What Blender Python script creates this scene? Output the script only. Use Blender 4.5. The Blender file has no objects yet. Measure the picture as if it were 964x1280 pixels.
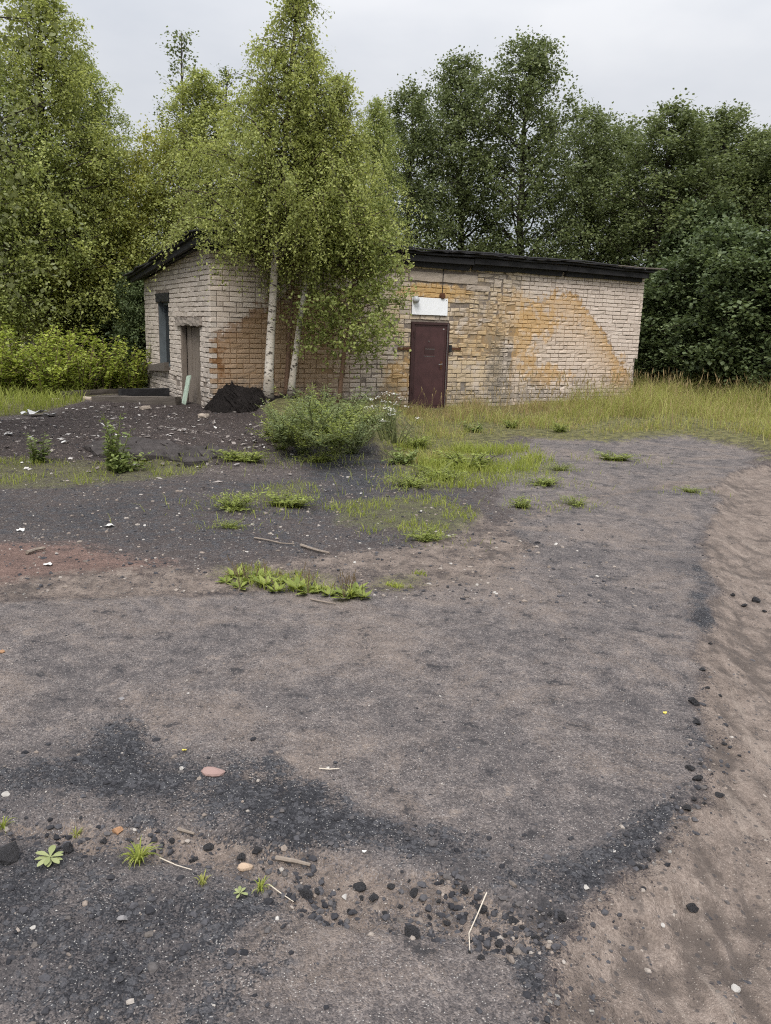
import bpy, math, random
import numpy as np
from mathutils import Matrix, Vector

# ------------------------------------------------------------------ camera, world, sun, exposure
SC = bpy.context.scene
COL = SC.collection
F_PX, PITCH, ROLL, CAM_H = 1006.33, 0.2210, 0.0301, 1.6626      # measured on the 964x1280 photograph
cam_d = bpy.data.cameras.new('camera')
cam = bpy.data.objects.new('camera', cam_d)
COL.objects.link(cam)
cam_d.sensor_fit = 'VERTICAL'
cam_d.sensor_height = 36.0
cam_d.sensor_width = 36.0
cam_d.lens = F_PX / 1280 * 36
cam_d.clip_start = 0.05
cam_d.clip_end = 6000
cam.matrix_world = (Matrix.Translation((0, 0, CAM_H)) @ Matrix.Rotation(math.pi / 2 - PITCH, 4, 'X')
                    @ Matrix.Rotation(ROLL, 4, 'Z'))
SC.camera = cam

SUN_EL, SUN_AZ = math.radians(52), math.radians(188)    # azimuth clockwise from +Y
world = bpy.data.worlds.new('World')
SC.world = world
world.use_nodes = True
wt = world.node_tree
wt.nodes.clear()
w_out = wt.nodes.new('ShaderNodeOutputWorld')
w_mix = wt.nodes.new('ShaderNodeMixShader')
w_bg1 = wt.nodes.new('ShaderNodeBackground')
w_bg2 = wt.nodes.new('ShaderNodeBackground')
w_sky = wt.nodes.new('ShaderNodeTexSky')
w_sky.sky_type = 'NISHITA'
w_sky.sun_disc = False
w_sky.sun_elevation = SUN_EL
w_sky.sun_rotation = SUN_AZ
w_bg1.inputs['Strength'].default_value = 0.10
wt.links.new(w_sky.outputs[0], w_bg1.inputs['Color'])
# overcast cloud deck: brighter to the zenith as real overcast skies are, with faint cloud billows
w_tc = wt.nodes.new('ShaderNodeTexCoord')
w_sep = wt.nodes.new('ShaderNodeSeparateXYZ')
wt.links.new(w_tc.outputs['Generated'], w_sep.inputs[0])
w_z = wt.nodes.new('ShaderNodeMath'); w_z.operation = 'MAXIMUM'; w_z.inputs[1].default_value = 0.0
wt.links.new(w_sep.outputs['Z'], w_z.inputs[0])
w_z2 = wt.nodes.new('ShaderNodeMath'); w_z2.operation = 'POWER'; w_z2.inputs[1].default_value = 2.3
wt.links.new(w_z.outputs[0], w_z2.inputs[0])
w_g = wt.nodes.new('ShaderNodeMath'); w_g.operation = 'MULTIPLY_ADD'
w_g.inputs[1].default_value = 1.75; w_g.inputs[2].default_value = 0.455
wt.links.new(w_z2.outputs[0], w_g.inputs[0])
w_map = wt.nodes.new('ShaderNodeMapping')
w_map.inputs['Scale'].default_value = (1, 1, 2.4)
w_map.inputs['Location'].default_value = (0.35, 0.0, 0.3)
wt.links.new(w_tc.outputs['Generated'], w_map.inputs['Vector'])
w_no = wt.nodes.new('ShaderNodeTexNoise')
w_no.inputs['Scale'].default_value = 2.6; w_no.inputs['Detail'].default_value = 6
w_no.inputs['Roughness'].default_value = 0.48
wt.links.new(w_map.outputs[0], w_no.inputs['Vector'])
w_cr = wt.nodes.new('ShaderNodeValToRGB')
w_cr.color_ramp.elements[0].position = 0.30; w_cr.color_ramp.elements[0].color = (0.80, 0.845, 0.93, 1)
w_cr.color_ramp.elements[1].position = 0.68; w_cr.color_ramp.elements[1].color = (1.16, 1.17, 1.20, 1)
wt.links.new(w_no.outputs['Fac'], w_cr.inputs['Fac'])
wt.links.new(w_cr.outputs['Color'], w_bg2.inputs['Color'])
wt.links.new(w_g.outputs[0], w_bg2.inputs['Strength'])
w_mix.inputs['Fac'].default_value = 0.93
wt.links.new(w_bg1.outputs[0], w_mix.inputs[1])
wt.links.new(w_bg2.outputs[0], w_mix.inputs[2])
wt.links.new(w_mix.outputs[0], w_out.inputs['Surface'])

sun_d = bpy.data.lights.new('sun', 'SUN')
sun_d.energy = 2.2
sun_d.angle = math.radians(24)
sun_d.color = (1.0, 0.96, 0.90)
sun = bpy.data.objects.new('sun', sun_d)
COL.objects.link(sun)
_sd = Vector((math.sin(SUN_AZ) * math.cos(SUN_EL), math.cos(SUN_AZ) * math.cos(SUN_EL), math.sin(SUN_EL)))
sun.rotation_euler = _sd.to_track_quat('Z', 'Y').to_euler()
sun.location = _sd * 60

SC.view_settings.view_transform = 'Standard'
SC.view_settings.look = 'None'
SC.view_settings.exposure = 0.47
SC.view_settings.gamma = 1.0
SC.view_settings.use_curve_mapping = False
SC.render.engine = 'CYCLES'
SC.cycles.max_bounces = 5
SC.cycles.adaptive_threshold = 0.025
SC.cycles.use_denoising = False              # the fine grain of stone and leaf would be smeared
SC.cycles.filter_width = 1.15
SC.cycles.diffuse_bounces = 3
SC.cycles.transmission_bounces = 3
SC.cycles.transparent_max_bounces = 4

# ------------------------------------------------------------------ measuring: pixel of the photograph -> place in the world
_c, _s = math.cos(ROLL), math.sin(ROLL)
_cp, _sp = math.cos(PITCH), math.sin(PITCH)
TH, AX, AY = 0.5269, -3.4192, 15.6295                    # building corner and heading
E1 = np.array([math.cos(TH), math.sin(TH), 0]); E2 = np.array([-math.sin(TH), math.cos(TH), 0])
CORNER = np.array([AX, AY, 0.0]); EYE = np.array([0, 0, CAM_H])
L1, L2, WH, WH2 = 11.41, 5.07, 3.165, 2.65

def ray(px, py):
    a, b = px - 482, py - 640
    u = _c * a + _s * b; v = -_s * a + _c * b
    return np.array([u / F_PX, _cp - v / F_PX * _sp, -_sp - v / F_PX * _cp])

def gp(px, py, z=0.0):                                   # on the ground
    d = ray(px, py); t = (z - CAM_H) / d[2]
    return EYE + t * d

def at_depth(px, py, Y):                                 # at a given distance ahead
    d = ray(px, py)
    return EYE + d * (Y / d[1])

def front(px, py, y=0.0):                                # on a plane parallel to the front wall -> local u, z
    d = ray(px, py); t = ((CORNER + E2 * y - EYE) @ E2) / (d @ E2); P = EYE + t * d
    return (P - CORNER) @ E1, P[2]

def to_px(P):                                            # world points -> photo pixels
    d = np.asarray(P, float) - EYE
    x = d[..., 0]; y = d[..., 1] * _sp + d[..., 2] * _cp; z = d[..., 1] * _cp - d[..., 2] * _sp
    u = F_PX * x / z; v = -F_PX * y / z
    return 482 + _c * u - _s * v, 640 + _s * u + _c * v, z

def bl(u, v, z=0.0):                                     # building-local -> world
    return CORNER + E1 * u + E2 * v + np.array([0, 0, z])

# ------------------------------------------------------------------ numpy noise
def _hash(ix, iy, seed):
    n = (ix.astype(np.int64) * 374761393 + iy.astype(np.int64) * 668265263 + seed * 1274126177) & 0x7fffffff
    n = ((n ^ (n >> 13)) * 1274126177) & 0x7fffffff
    n = (n ^ (n >> 16)) & 0x7fffffff
    return n / 0x7fffffff

def vnoise(x, y, seed=0):
    ix = np.floor(x); iy = np.floor(y); fx = x - ix; fy = y - iy
    fx = fx * fx * (3 - 2 * fx); fy = fy * fy * (3 - 2 * fy)
    a = _hash(ix, iy, seed); b = _hash(ix + 1, iy, seed); c = _hash(ix, iy + 1, seed); d = _hash(ix + 1, iy + 1, seed)
    return (a * (1 - fx) + b * fx) * (1 - fy) + (c * (1 - fx) + d * fx) * fy

def fbm(x, y, seed=0, octv=4, gain=0.5):
    s = 0; a = 1; t = 0
    for i in range(octv):
        s = s + a * vnoise(x * 2 ** i + 13.7 * i, y * 2 ** i - 7.1 * i, seed + i); t += a; a *= gain
    return s / t

def sstep(a, b, x):
    t = np.clip((x - a) / (b - a), 0, 1)
    return t * t * (3 - 2 * t)

# ------------------------------------------------------------------ mesh collecting
class MB:
    def __init__(self):
        self.v = []; self.q = []; self.t = []; self.att = {}; self.n = 0
    def add(self, verts, quads=None, tris=None, **att):
        verts = np.asarray(verts, float).reshape(-1, 3)
        self.v.append(verts)
        if quads is not None and len(quads): self.q.append(np.asarray(quads, np.int64).reshape(-1, 4) + self.n)
        if tris is not None and len(tris): self.t.append(np.asarray(tris, np.int64).reshape(-1, 3) + self.n)
        for k, a in att.items():
            arr = np.broadcast_to(np.asarray(a, float), (len(verts),))
            self.att.setdefault(k, []).append((self.n, arr))
        self.n += len(verts)
        return self
    def box(self, x0, x1, y0, y1, z0, z1, dz0=(0, 0), dz1=(0, 0), **att):
        v = [(x0, y0, z0), (x1, y0, z0), (x1, y1, z0), (x0, y1, z0), (x0, y0, z1), (x1, y0, z1), (x1, y1, z1), (x0, y1, z1)]
        return self.add(v, [(3, 2, 1, 0), (4, 5, 6, 7), (0, 1, 5, 4), (1, 2, 6, 5), (2, 3, 7, 6), (3, 0, 4, 7)], **att)
    def hexa(self, v8, **att):
        return self.add(v8, [(3, 2, 1, 0), (4, 5, 6, 7), (0, 1, 5, 4), (1, 2, 6, 5), (2, 3, 7, 6), (3, 0, 4, 7)], **att)
    def tube(self, pts, rad, k=8, cap=True, **att):
        pts = np.asarray(pts, float); n = len(pts)
        rad = np.broadcast_to(np.asarray(rad, float), (n,))
        tan = np.gradient(pts, axis=0)
        tan /= np.linalg.norm(tan, axis=1, keepdims=True) + 1e-9
        ref = np.array([0.0, 0, 1]) if abs(tan[0][2]) < 0.9 else np.array([1.0, 0, 0])
        s = np.cross(tan, ref); s /= np.linalg.norm(s, axis=1, keepdims=True) + 1e-9
        b = np.cross(tan, s)
        ang = np.linspace(0, 2 * math.pi, k, endpoint=False)
        ring = pts[:, None] + rad[:, None, None] * (np.cos(ang)[None, :, None] * s[:, None] + np.sin(ang)[None, :, None] * b[:, None])
        i = np.arange(n - 1)[:, None] * k; j = np.arange(k)[None]; j2 = (j + 1) % k
        quads = np.stack([i + j, i + k + j, i + k + j2, i + j2], -1).reshape(-1, 4)
        V = ring.reshape(-1, 3); tris = None
        if cap:
            V = np.concatenate([V, pts[:1], pts[-1:]])
            jj = np.arange(k)
            tris = np.concatenate([np.stack([np.full(k, n * k), jj, (jj + 1) % k], -1),
                                   np.stack([np.full(k, n * k + 1), (n - 1) * k + (jj + 1) % k, (n - 1) * k + jj], -1)])
        return self.add(V, quads, tris, **att)
    def mesh(self, name):
        me = bpy.data.meshes.new(name)
        V = np.concatenate(self.v) if self.v else np.zeros((0, 3))
        Q = np.concatenate(self.q) if self.q else np.zeros((0, 4), np.int64)
        T = np.concatenate(self.t) if self.t else np.zeros((0, 3), np.int64)
        me.vertices.add(len(V)); me.vertices.foreach_set('co', V.astype(np.float32).ravel())
        loops = np.concatenate([Q.ravel(), T.ravel()]).astype(np.int32)
        me.loops.add(len(loops)); me.loops.foreach_set('vertex_index', loops)
        me.polygons.add(len(Q) + len(T))
        st = np.concatenate([np.arange(len(Q)) * 4, len(Q) * 4 + np.arange(len(T)) * 3]).astype(np.int32)
        me.polygons.foreach_set('loop_start', st)
        for k, parts in self.att.items():
            arr = np.zeros(len(V), np.float32)
            for o, a in parts: arr[o:o + len(a)] = a
            me.attributes.new(k, 'FLOAT', 'POINT').data.foreach_set('value', arr)
        me.update(calc_edges=True)
        return me
    def build(self, name, mat, parent=None, smooth=False):
        return link(name, self.mesh(name), mat, parent, smooth)

def link(name, me, mat, parent=None, smooth=False):
    if mat is not None and not me.materials: me.materials.append(mat)
    if smooth: me.shade_smooth()
    else: me.shade_flat()
    o = bpy.data.objects.new(name, me)
    COL.objects.link(o)
    if parent is not None: o.parent = parent
    return o

def tag(o, label=None, cat=None, group=None, kind=None):
    if label: o['label'] = label
    if cat: o['category'] = cat
    if group: o['group'] = group
    if kind: o['kind'] = kind
    return o

def empty(name, loc, rz=0.0):
    o = bpy.data.objects.new(name, None)
    o.empty_display_size = 0.2
    o.location = loc; o.rotation_euler = (0, 0, rz)
    COL.objects.link(o)
    return o

def dup(root, loc, rz=0.0, scale=(1, 1, 1), label=None):
    r = root.copy(); COL.objects.link(r)
    r.location = loc; r.rotation_euler = (0, 0, rz); r.scale = scale
    if label: r['label'] = label
    for ch in list(root.children):
        c = ch.copy(); COL.objects.link(c); c.parent = r
        for g in list(ch.children):
            d = g.copy(); COL.objects.link(d); d.parent = c
    return r

# ------------------------------------------------------------------ node helpers
class S:                                                  # a float socket with operators
    def __init__(self, m, sock): self.m = m; self.s = sock
    def _op(self, op, b=None, c=None, rev=False):
        n = self.m.nt.nodes.new('ShaderNodeMath'); n.operation = op
        args = [self, b, c]
        if rev: args = [b, self, c]
        for i, a in enumerate(args):
            if a is None: continue
            if isinstance(a, S): self.m.nt.links.new(a.s, n.inputs[i])
            else: n.inputs[i].default_value = float(a)
        return S(self.m, n.outputs[0])
    def __add__(self, b): return self._op('ADD', b)
    __radd__ = __add__
    def __sub__(self, b): return self._op('SUBTRACT', b)
    def __rsub__(self, b): return self._op('SUBTRACT', b, rev=True)
    def __mul__(self, b): return self._op('MULTIPLY', b)
    __rmul__ = __mul__
    def __truediv__(self, b): return self._op('DIVIDE', b)
    def max(self, b): return self._op('MAXIMUM', b)
    def min(self, b): return self._op('MINIMUM', b)
    def pow(self, b): return self._op('POWER', b)
    def exp(self): return self._op('EXPONENT')
    def abs(self): return self._op('ABSOLUTE')
    def clamp(self): return self.max(0.0).min(1.0)
    def step(self, a, b):
        n = self.m.nt.nodes.new('ShaderNodeMapRange'); n.interpolation_type = 'SMOOTHSTEP'
        self.m.nt.links.new(self.s, n.inputs[0])
        n.inputs[1].default_value = a; n.inputs[2].default_value = b
        return S(self.m, n.outputs[0])

class Mat:
    def __init__(self, name, rough=0.9, spec=0.25):
        self.mat = bpy.data.materials.new(name); self.mat.use_nodes = True
        self.nt = self.mat.node_tree
        self.bsdf = self.nt.nodes['Principled BSDF']; self.out = self.nt.nodes['Material Output']
        self.bsdf.inputs['Roughness'].default_value = rough
        self.bsdf.inputs['Specular IOR Level'].default_value = spec
        self._tc = None; self.dim = '3D'
    def L(self, a, b): self.nt.links.new(a, b)
    def coord(self, which='Object'):
        if self._tc is None: self._tc = self.nt.nodes.new('ShaderNodeTexCoord')
        return self._tc.outputs[which]
    def xyz(self, which='Object'):
        n = self.nt.nodes.new('ShaderNodeSeparateXYZ'); self.L(self.coord(which), n.inputs[0])
        return S(self, n.outputs[0]), S(self, n.outputs[1]), S(self, n.outputs[2])
    def attr(self, name):
        n = self.nt.nodes.new('ShaderNodeAttribute'); n.attribute_name = name
        return S(self, n.outputs['Fac'])
    def mapped(self, scale=(1, 1, 1), which='Object', loc=(0, 0, 0)):
        n = self.nt.nodes.new('ShaderNodeMapping'); self.L(self.coord(which), n.inputs['Vector'])
        n.inputs['Scale'].default_value = scale; n.inputs['Location'].default_value = loc
        return n.outputs[0]
    def noise(self, scale, detail=4, rough=0.55, vec=None, dist=0.0):
        n = self.nt.nodes.new('ShaderNodeTexNoise'); n.noise_dimensions = self.dim
        self.L(vec if vec is not None else self.coord(), n.inputs['Vector'])
        n.inputs['Scale'].default_value = scale; n.inputs['Detail'].default_value = detail
        n.inputs['Roughness'].default_value = rough; n.inputs['Distortion'].default_value = dist
        return S(self, n.outputs['Fac'])
    def voro(self, scale, feature='F1', out='Distance', vec=None, rand=1.0):
        n = self.nt.nodes.new('ShaderNodeTexVoronoi'); n.feature = feature; n.voronoi_dimensions = self.dim
        self.L(vec if vec is not None else self.coord(), n.inputs['Vector'])
        n.inputs['Scale'].default_value = scale; n.inputs['Randomness'].default_value = rand
        return n.outputs['Color'], S(self, n.outputs['Distance'])
    def col(self, c):
        n = self.nt.nodes.new('ShaderNodeRGB'); n.outputs[0].default_value = (*c, 1)
        return n.outputs[0]
    def mix(self, a, b, f, mode='MIX'):
        n = self.nt.nodes.new('ShaderNodeMix'); n.data_type = 'RGBA'; n.blend_type = mode
        if isinstance(f, S): self.L(f.s, n.inputs[0])
        else: n.inputs[0].default_value = f
        for k, x in ((6, a), (7, b)):
            if isinstance(x, tuple): n.inputs[k].default_value = (*x, 1)
            else: self.L(x, n.inputs[k])
        return n.outputs[2]
    def scale_col(self, c, f):                            # colour times a float socket
        n = self.nt.nodes.new('ShaderNodeVectorMath'); n.operation = 'SCALE'
        if isinstance(c, tuple): n.inputs[0].default_value = c
        else: self.L(c, n.inputs[0])
        self.L(f.s, n.inputs['Scale'])
        return n.outputs[0]
    def ramp(self, f, stops):
        n = self.nt.nodes.new('ShaderNodeValToRGB')
        e = n.color_ramp.elements
        while len(e) < len(stops): e.new(0.5)
        for i, (p, c) in enumerate(stops):
            e[i].position = p; e[i].color = (*c, 1)
        self.L(f.s, n.inputs[0])
        return n.outputs[0]
    def curve(self, f, pts):                              # piecewise curve, 0..1 in and out
        n = self.nt.nodes.new('ShaderNodeFloatCurve')
        c = n.mapping.curves[0]
        while len(c.points) < len(pts): c.points.new(0.5, 0.5)
        for i, (x, y) in enumerate(pts): c.points[i].location = (x, y)
        n.mapping.update()
        self.L(f.s, n.inputs['Value'])
        return S(self, n.outputs[0])
    def base(self, c):
        if isinstance(c, tuple): self.bsdf.inputs['Base Color'].default_value = (*c, 1)
        else: self.L(c, self.bsdf.inputs['Base Color'])
        return self
    def rough(self, s): self.L(s.s, self.bsdf.inputs['Roughness']); return self
    def bump(self, h, strength=0.5, dist=0.02):
        n = self.nt.nodes.new('ShaderNodeBump')
        n.inputs['Strength'].default_value = strength; n.inputs['Distance'].default_value = dist
        self.L(h.s, n.inputs['Height']); self.L(n.outputs[0], self.bsdf.inputs['Normal'])
        return self

def simple(name, c, var=0.25, scale=12.0, rough=0.85, bump=0.3, bdist=0.01, spec=0.25, stretch=(1, 1, 1), metallic=0.0):
    m = Mat(name, rough, spec)
    v = m.mapped(stretch)
    n = m.noise(scale, 5, 0.6, v)
    m.base(m.scale_col(c, n * (2 * var) + (1 - var)))
    m.bump(m.noise(scale * 4, 4, 0.6, v), bump, bdist)
    m.bsdf.inputs['Metallic'].default_value = metallic
    return m.mat

def leaf_mat(name, dark, light, accent, trans=0.35, rough=0.55):
    m = Mat(name, rough, 0.3)
    v = m.attr('v'); c = m.attr('c')
    k = m.mix(dark, light, (v * 0.45 + c * 0.55).clamp())
    k = m.mix(k, accent, v.step(0.90, 0.98) * 0.55)
    m.base(k)
    tr = m.nt.nodes.new('ShaderNodeBsdfTranslucent')
    k2 = m.mix(k, (1.0, 1.0, 0.45), 0.35, 'MULTIPLY')
    m.L(k2, tr.inputs['Color'])
    mx = m.nt.nodes.new('ShaderNodeMixShader'); mx.inputs[0].default_value = trans
    m.L(m.bsdf.outputs[0], mx.inputs[1]); m.L(tr.outputs[0], mx.inputs[2]); m.L(mx.outputs[0], m.out.inputs['Surface'])
    return m.mat

rng = np.random.default_rng(7)
# ================================================================== GROUND
def wpoly(pix, z=0.0): return np.array([gp(x, y, z)[:2] for x, y in pix])

def poly_sd(P, poly):                                     # signed distance, negative inside
    d = np.full(len(P), 1e9); inside = np.zeros(len(P), bool)
    n = len(poly)
    for i in range(n):
        a = poly[i]; b = poly[(i + 1) % n]; e = b - a
        w = P - a
        t = np.clip((w @ e) / (e @ e + 1e-12), 0, 1)
        d = np.minimum(d, np.hypot(*(w - t[:, None] * e).T))
        c = ((a[1] <= P[:, 1]) & (b[1] > P[:, 1])) | ((b[1] <= P[:, 1]) & (a[1] > P[:, 1]))
        xi = a[0] + (P[:, 1] - a[1]) / (b[1] - a[1] + 1e-12) * e[0]
        inside ^= c & (P[:, 0] < xi)
    return np.where(inside, -d, d)

ASPHALT = wpoly([(672, 1330), (678, 1280), (690, 1210), (735, 1145), (800, 1095), (848, 1045), (888, 990), (878, 930), (870, 870),
                 (872, 830), (888, 780), (902, 725), (885, 675), (892, 630), (905, 592), (950, 577), (930, 562), (850, 548),
                 (740, 545), (665, 548), (610, 590), (640, 640), (655, 690), (560, 722), (520, 742), (300, 748), (120, 752),
                 (-300, 770), (-700, 1330)])
P_SANDR = wpoly([(676, 1330), (690, 1210), (735, 1145), (800, 1095), (848, 1045), (888, 990), (878, 930), (870, 870), (872, 830),
                 (888, 780), (902, 725), (885, 675), (892, 630), (905, 592), (950, 580), (1120, 590), (1500, 700), (1700, 1330)])
P_CHAN = wpoly([(-120, 1035), (0, 1028), (60, 1034), (170, 1036), (270, 1048), (330, 1058), (420, 1062), (470, 1082), (560, 1085),
                (620, 1115), (720, 1145), (690, 1205), (600, 1200), (560, 1178), (470, 1168), (400, 1156), (340, 1132),
                (270, 1108), (150, 1082), (60, 1066), (-120, 1070)])
P_PATH = wpoly([(-200, 722), (0, 722), (150, 712), (290, 708), (420, 690), (520, 676), (590, 640), (640, 665), (665, 694), (640, 716),
                (540, 738), (300, 748), (120, 754), (-200, 762)])
P_BAND = wpoly([(590, 668), (650, 640), (720, 618), (800, 606), (900, 596), (905, 604), (800, 616), (730, 630), (670, 655), (640, 690)])
P_RED = wpoly([(-100, 690), (30, 682), (110, 682), (220, 700), (215, 728), (0, 738), (-100, 740)])
P_DARK = [wpoly([(-200, 948), (0, 955), (120, 945), (240, 965), (420, 990), (520, 1035), (600, 1055), (700, 1085), (830, 1055), (850, 1040),
                 (800, 1098), (735, 1145), (640, 1130), (560, 1095), (430, 1070), (250, 1048), (-200, 1035)]),
          wpoly([(-200, 1068), (60, 1070), (150, 1086), (330, 1132), (400, 1158), (380, 1200), (250, 1260), (100, 1330), (-300, 1330)]),
          wpoly([(375, 560), (500, 563), (505, 590), (480, 605), (500, 628), (430, 625), (370, 605)]),
          wpoly([(826, 900), (850, 904), (856, 914), (832, 912)]),
          wpoly([(815, 700), (870, 695), (905, 700), (890, 718), (830, 714)])]
P_GRAV = wpoly([(-400, 590), (0, 598), (150, 596), (380, 590), (620, 600), (660, 650), (600, 690), (420, 700), (290, 712), (100, 690), (-400, 690)])
P_SOIL = wpoly([(-200, 592), (-200, 520), (0, 526), (60, 522), (110, 504), (200, 496), (262, 512), (335, 525), (350, 560), (300, 582), (120, 586)])
P_MOSS = [wpoly([(-200, 580), (0, 578), (110, 582), (260, 575), (250, 592), (150, 602), (0, 610), (-200, 612)]),
          wpoly([(400, 632), (440, 625), (530, 622), (598, 640), (580, 662), (545, 676), (520, 668), (440, 658)]),
          wpoly([(272, 725), (290, 705), (350, 712), (420, 722), (440, 740), (420, 750), (310, 738)]),
          wpoly([(470, 722), (520, 716), (535, 730), (520, 742), (470, 740)]),
          wpoly([(480, 600), (560, 590), (620, 575), (690, 575), (700, 590), (640, 605), (560, 614), (490, 612)]),
          wpoly([(270, 625), (380, 600), (400, 625), (300, 640)])]
P_GRASS = wpoly([(440, 505), (470, 560), (490, 588), (560, 600), (620, 580), (590, 562), (650, 545), (700, 552), (760, 556), (850, 550),
                 (930, 562), (960, 578), (1200, 610), (1600, 560), (1200, 470), (800, 470), (440, 480)])
P_GLEFT = wpoly([(-300, 530), (0, 520), (55, 517), (100, 505), (120, 488), (0, 470), (-400, 470)])
P_BANK = np.concatenate([wpoly([(326, 535), (340, 556), (385, 563), (440, 563), (478, 572), (505, 562), (525, 540)]), np.array([bl(u, v)[:2] for u, v in [(3.9, -0.2), (0.7, -0.3), (0.55, -0.9)]])])

def bump_at(P, c, r, h):
    d = np.hypot(P[:, 0] - c[0], P[:, 1] - c[1])
    return h * np.exp(-(d / r) ** 2)

def masks(P):
    x, y = P[:, 0], P[:, 1]
    r = np.hypot(x, y)
    w1 = np.clip(r / 8, 0.15, 1)
    Q = P + (np.stack([fbm(x * 1.6, y * 1.6, 3), fbm(x * 1.6, y * 1.6, 9)], -1) - 0.5) * 0.5 * w1[:, None] \
        + (np.stack([fbm(x * 9, y * 9, 5), fbm(x * 9, y * 9, 6)], -1) - 0.5) * 0.11 * np.clip(w1, 0.45, 1)[:, None]
    m = {}
    m['sd_asp'] = poly_sd(Q, ASPHALT)
    m['sd_chan'] = poly_sd(Q, P_CHAN)
    s_r = sstep(0.06, -0.08, poly_sd(Q, P_SANDR))
    s_c = sstep(0.03, -0.06, m['sd_chan'])
    s_p = sstep(0.16, -0.18, poly_sd(Q, P_PATH)) * 0.9
    s_b = sstep(0.15, -0.2, poly_sd(Q, P_BAND)) * 0.6
    m['sand'] = np.maximum.reduce([s_r, s_c * (0.30 + 0.55 * fbm(x * 4, y * 6, 91)), s_p * (0.35 + 0.75 * fbm(x * 1.2, y * 3.0, 92)), s_b])
    m['chan'] = s_c
    dk = np.zeros(len(P))
    Qd = Q + (np.stack([fbm(x * 2.6, y * 2.6, 14), fbm(x * 2.6, y * 2.6, 15)], -1) - 0.5) * 0.5 + (np.stack([fbm(x * 8, y * 8, 16), fbm(x * 8, y * 8, 17)], -1) - 0.5) * 0.22
    for i, p in enumerate(P_DARK):
        sd = poly_sd(Qd, p)
        soft = (0.20, 0.24, 0.35, 0.03, 0.35)[i]
        dk = np.maximum(dk, sstep(soft, -soft, sd) * (0.88, 0.78, 0.85, 1.0, 0.5)[i] * (0.45 + 1.0 * fbm(x * 3.2, y * 3.2, 95 + i)))
    dk = np.maximum(dk, 0.5 * sstep(0.5, -0.8, poly_sd(Q, P_GRAV)))
    edge = np.exp(-((m['sd_asp'] + 0.07) / 0.11) ** 2) * (x > 0.25) * sstep(9, 5, y) * 1.0 * sstep(0.48, 0.70, fbm(x * 2.0, y * 2.0, 97))
    m['dark'] = np.maximum(dk, edge) * (1 - s_r)
    m['red'] = sstep(0.3, -0.4, poly_sd(Q, P_RED))
    m['soil'] = sstep(0.4, -0.4, poly_sd(Q, P_SOIL))
    ms = np.zeros(len(P))
    for i, p in enumerate(P_MOSS):
        ms = np.maximum(ms, sstep(0.12, -0.22, poly_sd(Q, p)) * (0.7, 0.75, 0.8, 0.9, 0.6, 0.45)[i])
    m['moss'] = ms
    g = np.maximum(sstep(0.25, -0.4, poly_sd(Q, P_GRASS)), sstep(0.2, -0.3, poly_sd(Q, P_GLEFT)))
    sdb = poly_sd(Q, P_BANK)
    g = np.maximum(g, sstep(0.0, -0.25, sdb))
    loc_v = (P - CORNER[:2]) @ E2[:2]
    far = np.maximum(sstep(16.5, 19, y) * sstep(1.0, 2.5, np.abs(x + 5) - 0 * x), sstep(6, 12, r - 14))
    far = np.maximum(far, sstep(4.5, 7.0, loc_v))
    m['grass'] = np.maximum(g, far) * (1 - s_r)
    m['bank'] = sstep(0.15, -0.45, sdb)
    m['sandr'] = s_r
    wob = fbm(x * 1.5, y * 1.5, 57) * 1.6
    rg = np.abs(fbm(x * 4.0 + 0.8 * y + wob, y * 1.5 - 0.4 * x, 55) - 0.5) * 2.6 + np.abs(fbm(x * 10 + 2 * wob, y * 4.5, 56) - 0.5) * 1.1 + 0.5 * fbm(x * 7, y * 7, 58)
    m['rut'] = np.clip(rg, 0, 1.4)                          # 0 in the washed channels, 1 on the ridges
    return m

def height(P, m):
    x, y = P[:, 0], P[:, 1]
    r = np.hypot(x, y)
    z = (fbm(x * 0.45, y * 0.45, 21) - 0.5) * 0.07 * np.clip(r / 3, 0.3, 1)
    z += (fbm(x * 3, y * 3, 31) - 0.5) * 0.022
    rough = 0.008 + 0.030 * m['chan'] + 0.014 * m['dark'] + 0.03 * m['soil']
    z += (fbm(x * 14, y * 14, 41, 4, 0.6) - 0.5) * rough * 1.6 * np.clip(6 / (r + 1), 0.25, 1)
    asp = sstep(0.05, -0.07, m['sd_asp'])
    z -= 0.075 * m['sandr'] * sstep(-0.05, 0.35, m['sd_asp'])
    z -= 0.028 * m['chan']
    z += 0.01 * asp
    # rivulets washed in the sand
    z += m['sandr'] * (m['rut'] * 0.034 + (fbm(x * 22, y * 22, 59) - 0.5) * 0.012 - 0.015)
    z += 0.11 * m['soil'] * (fbm(x * 1.1, y * 1.1, 61) * 1.1 + (fbm(x * 5, y * 5, 63) - 0.5) * 0.8)
    z += 0.30 * m['bank']
    z += bump_at(P, bl(0.6, -1.0), 0.9, 0.08)
    z += 0.12 * m['grass'] * sstep(8, 11, r) * sstep(2, 6, x)
    return z

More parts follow.
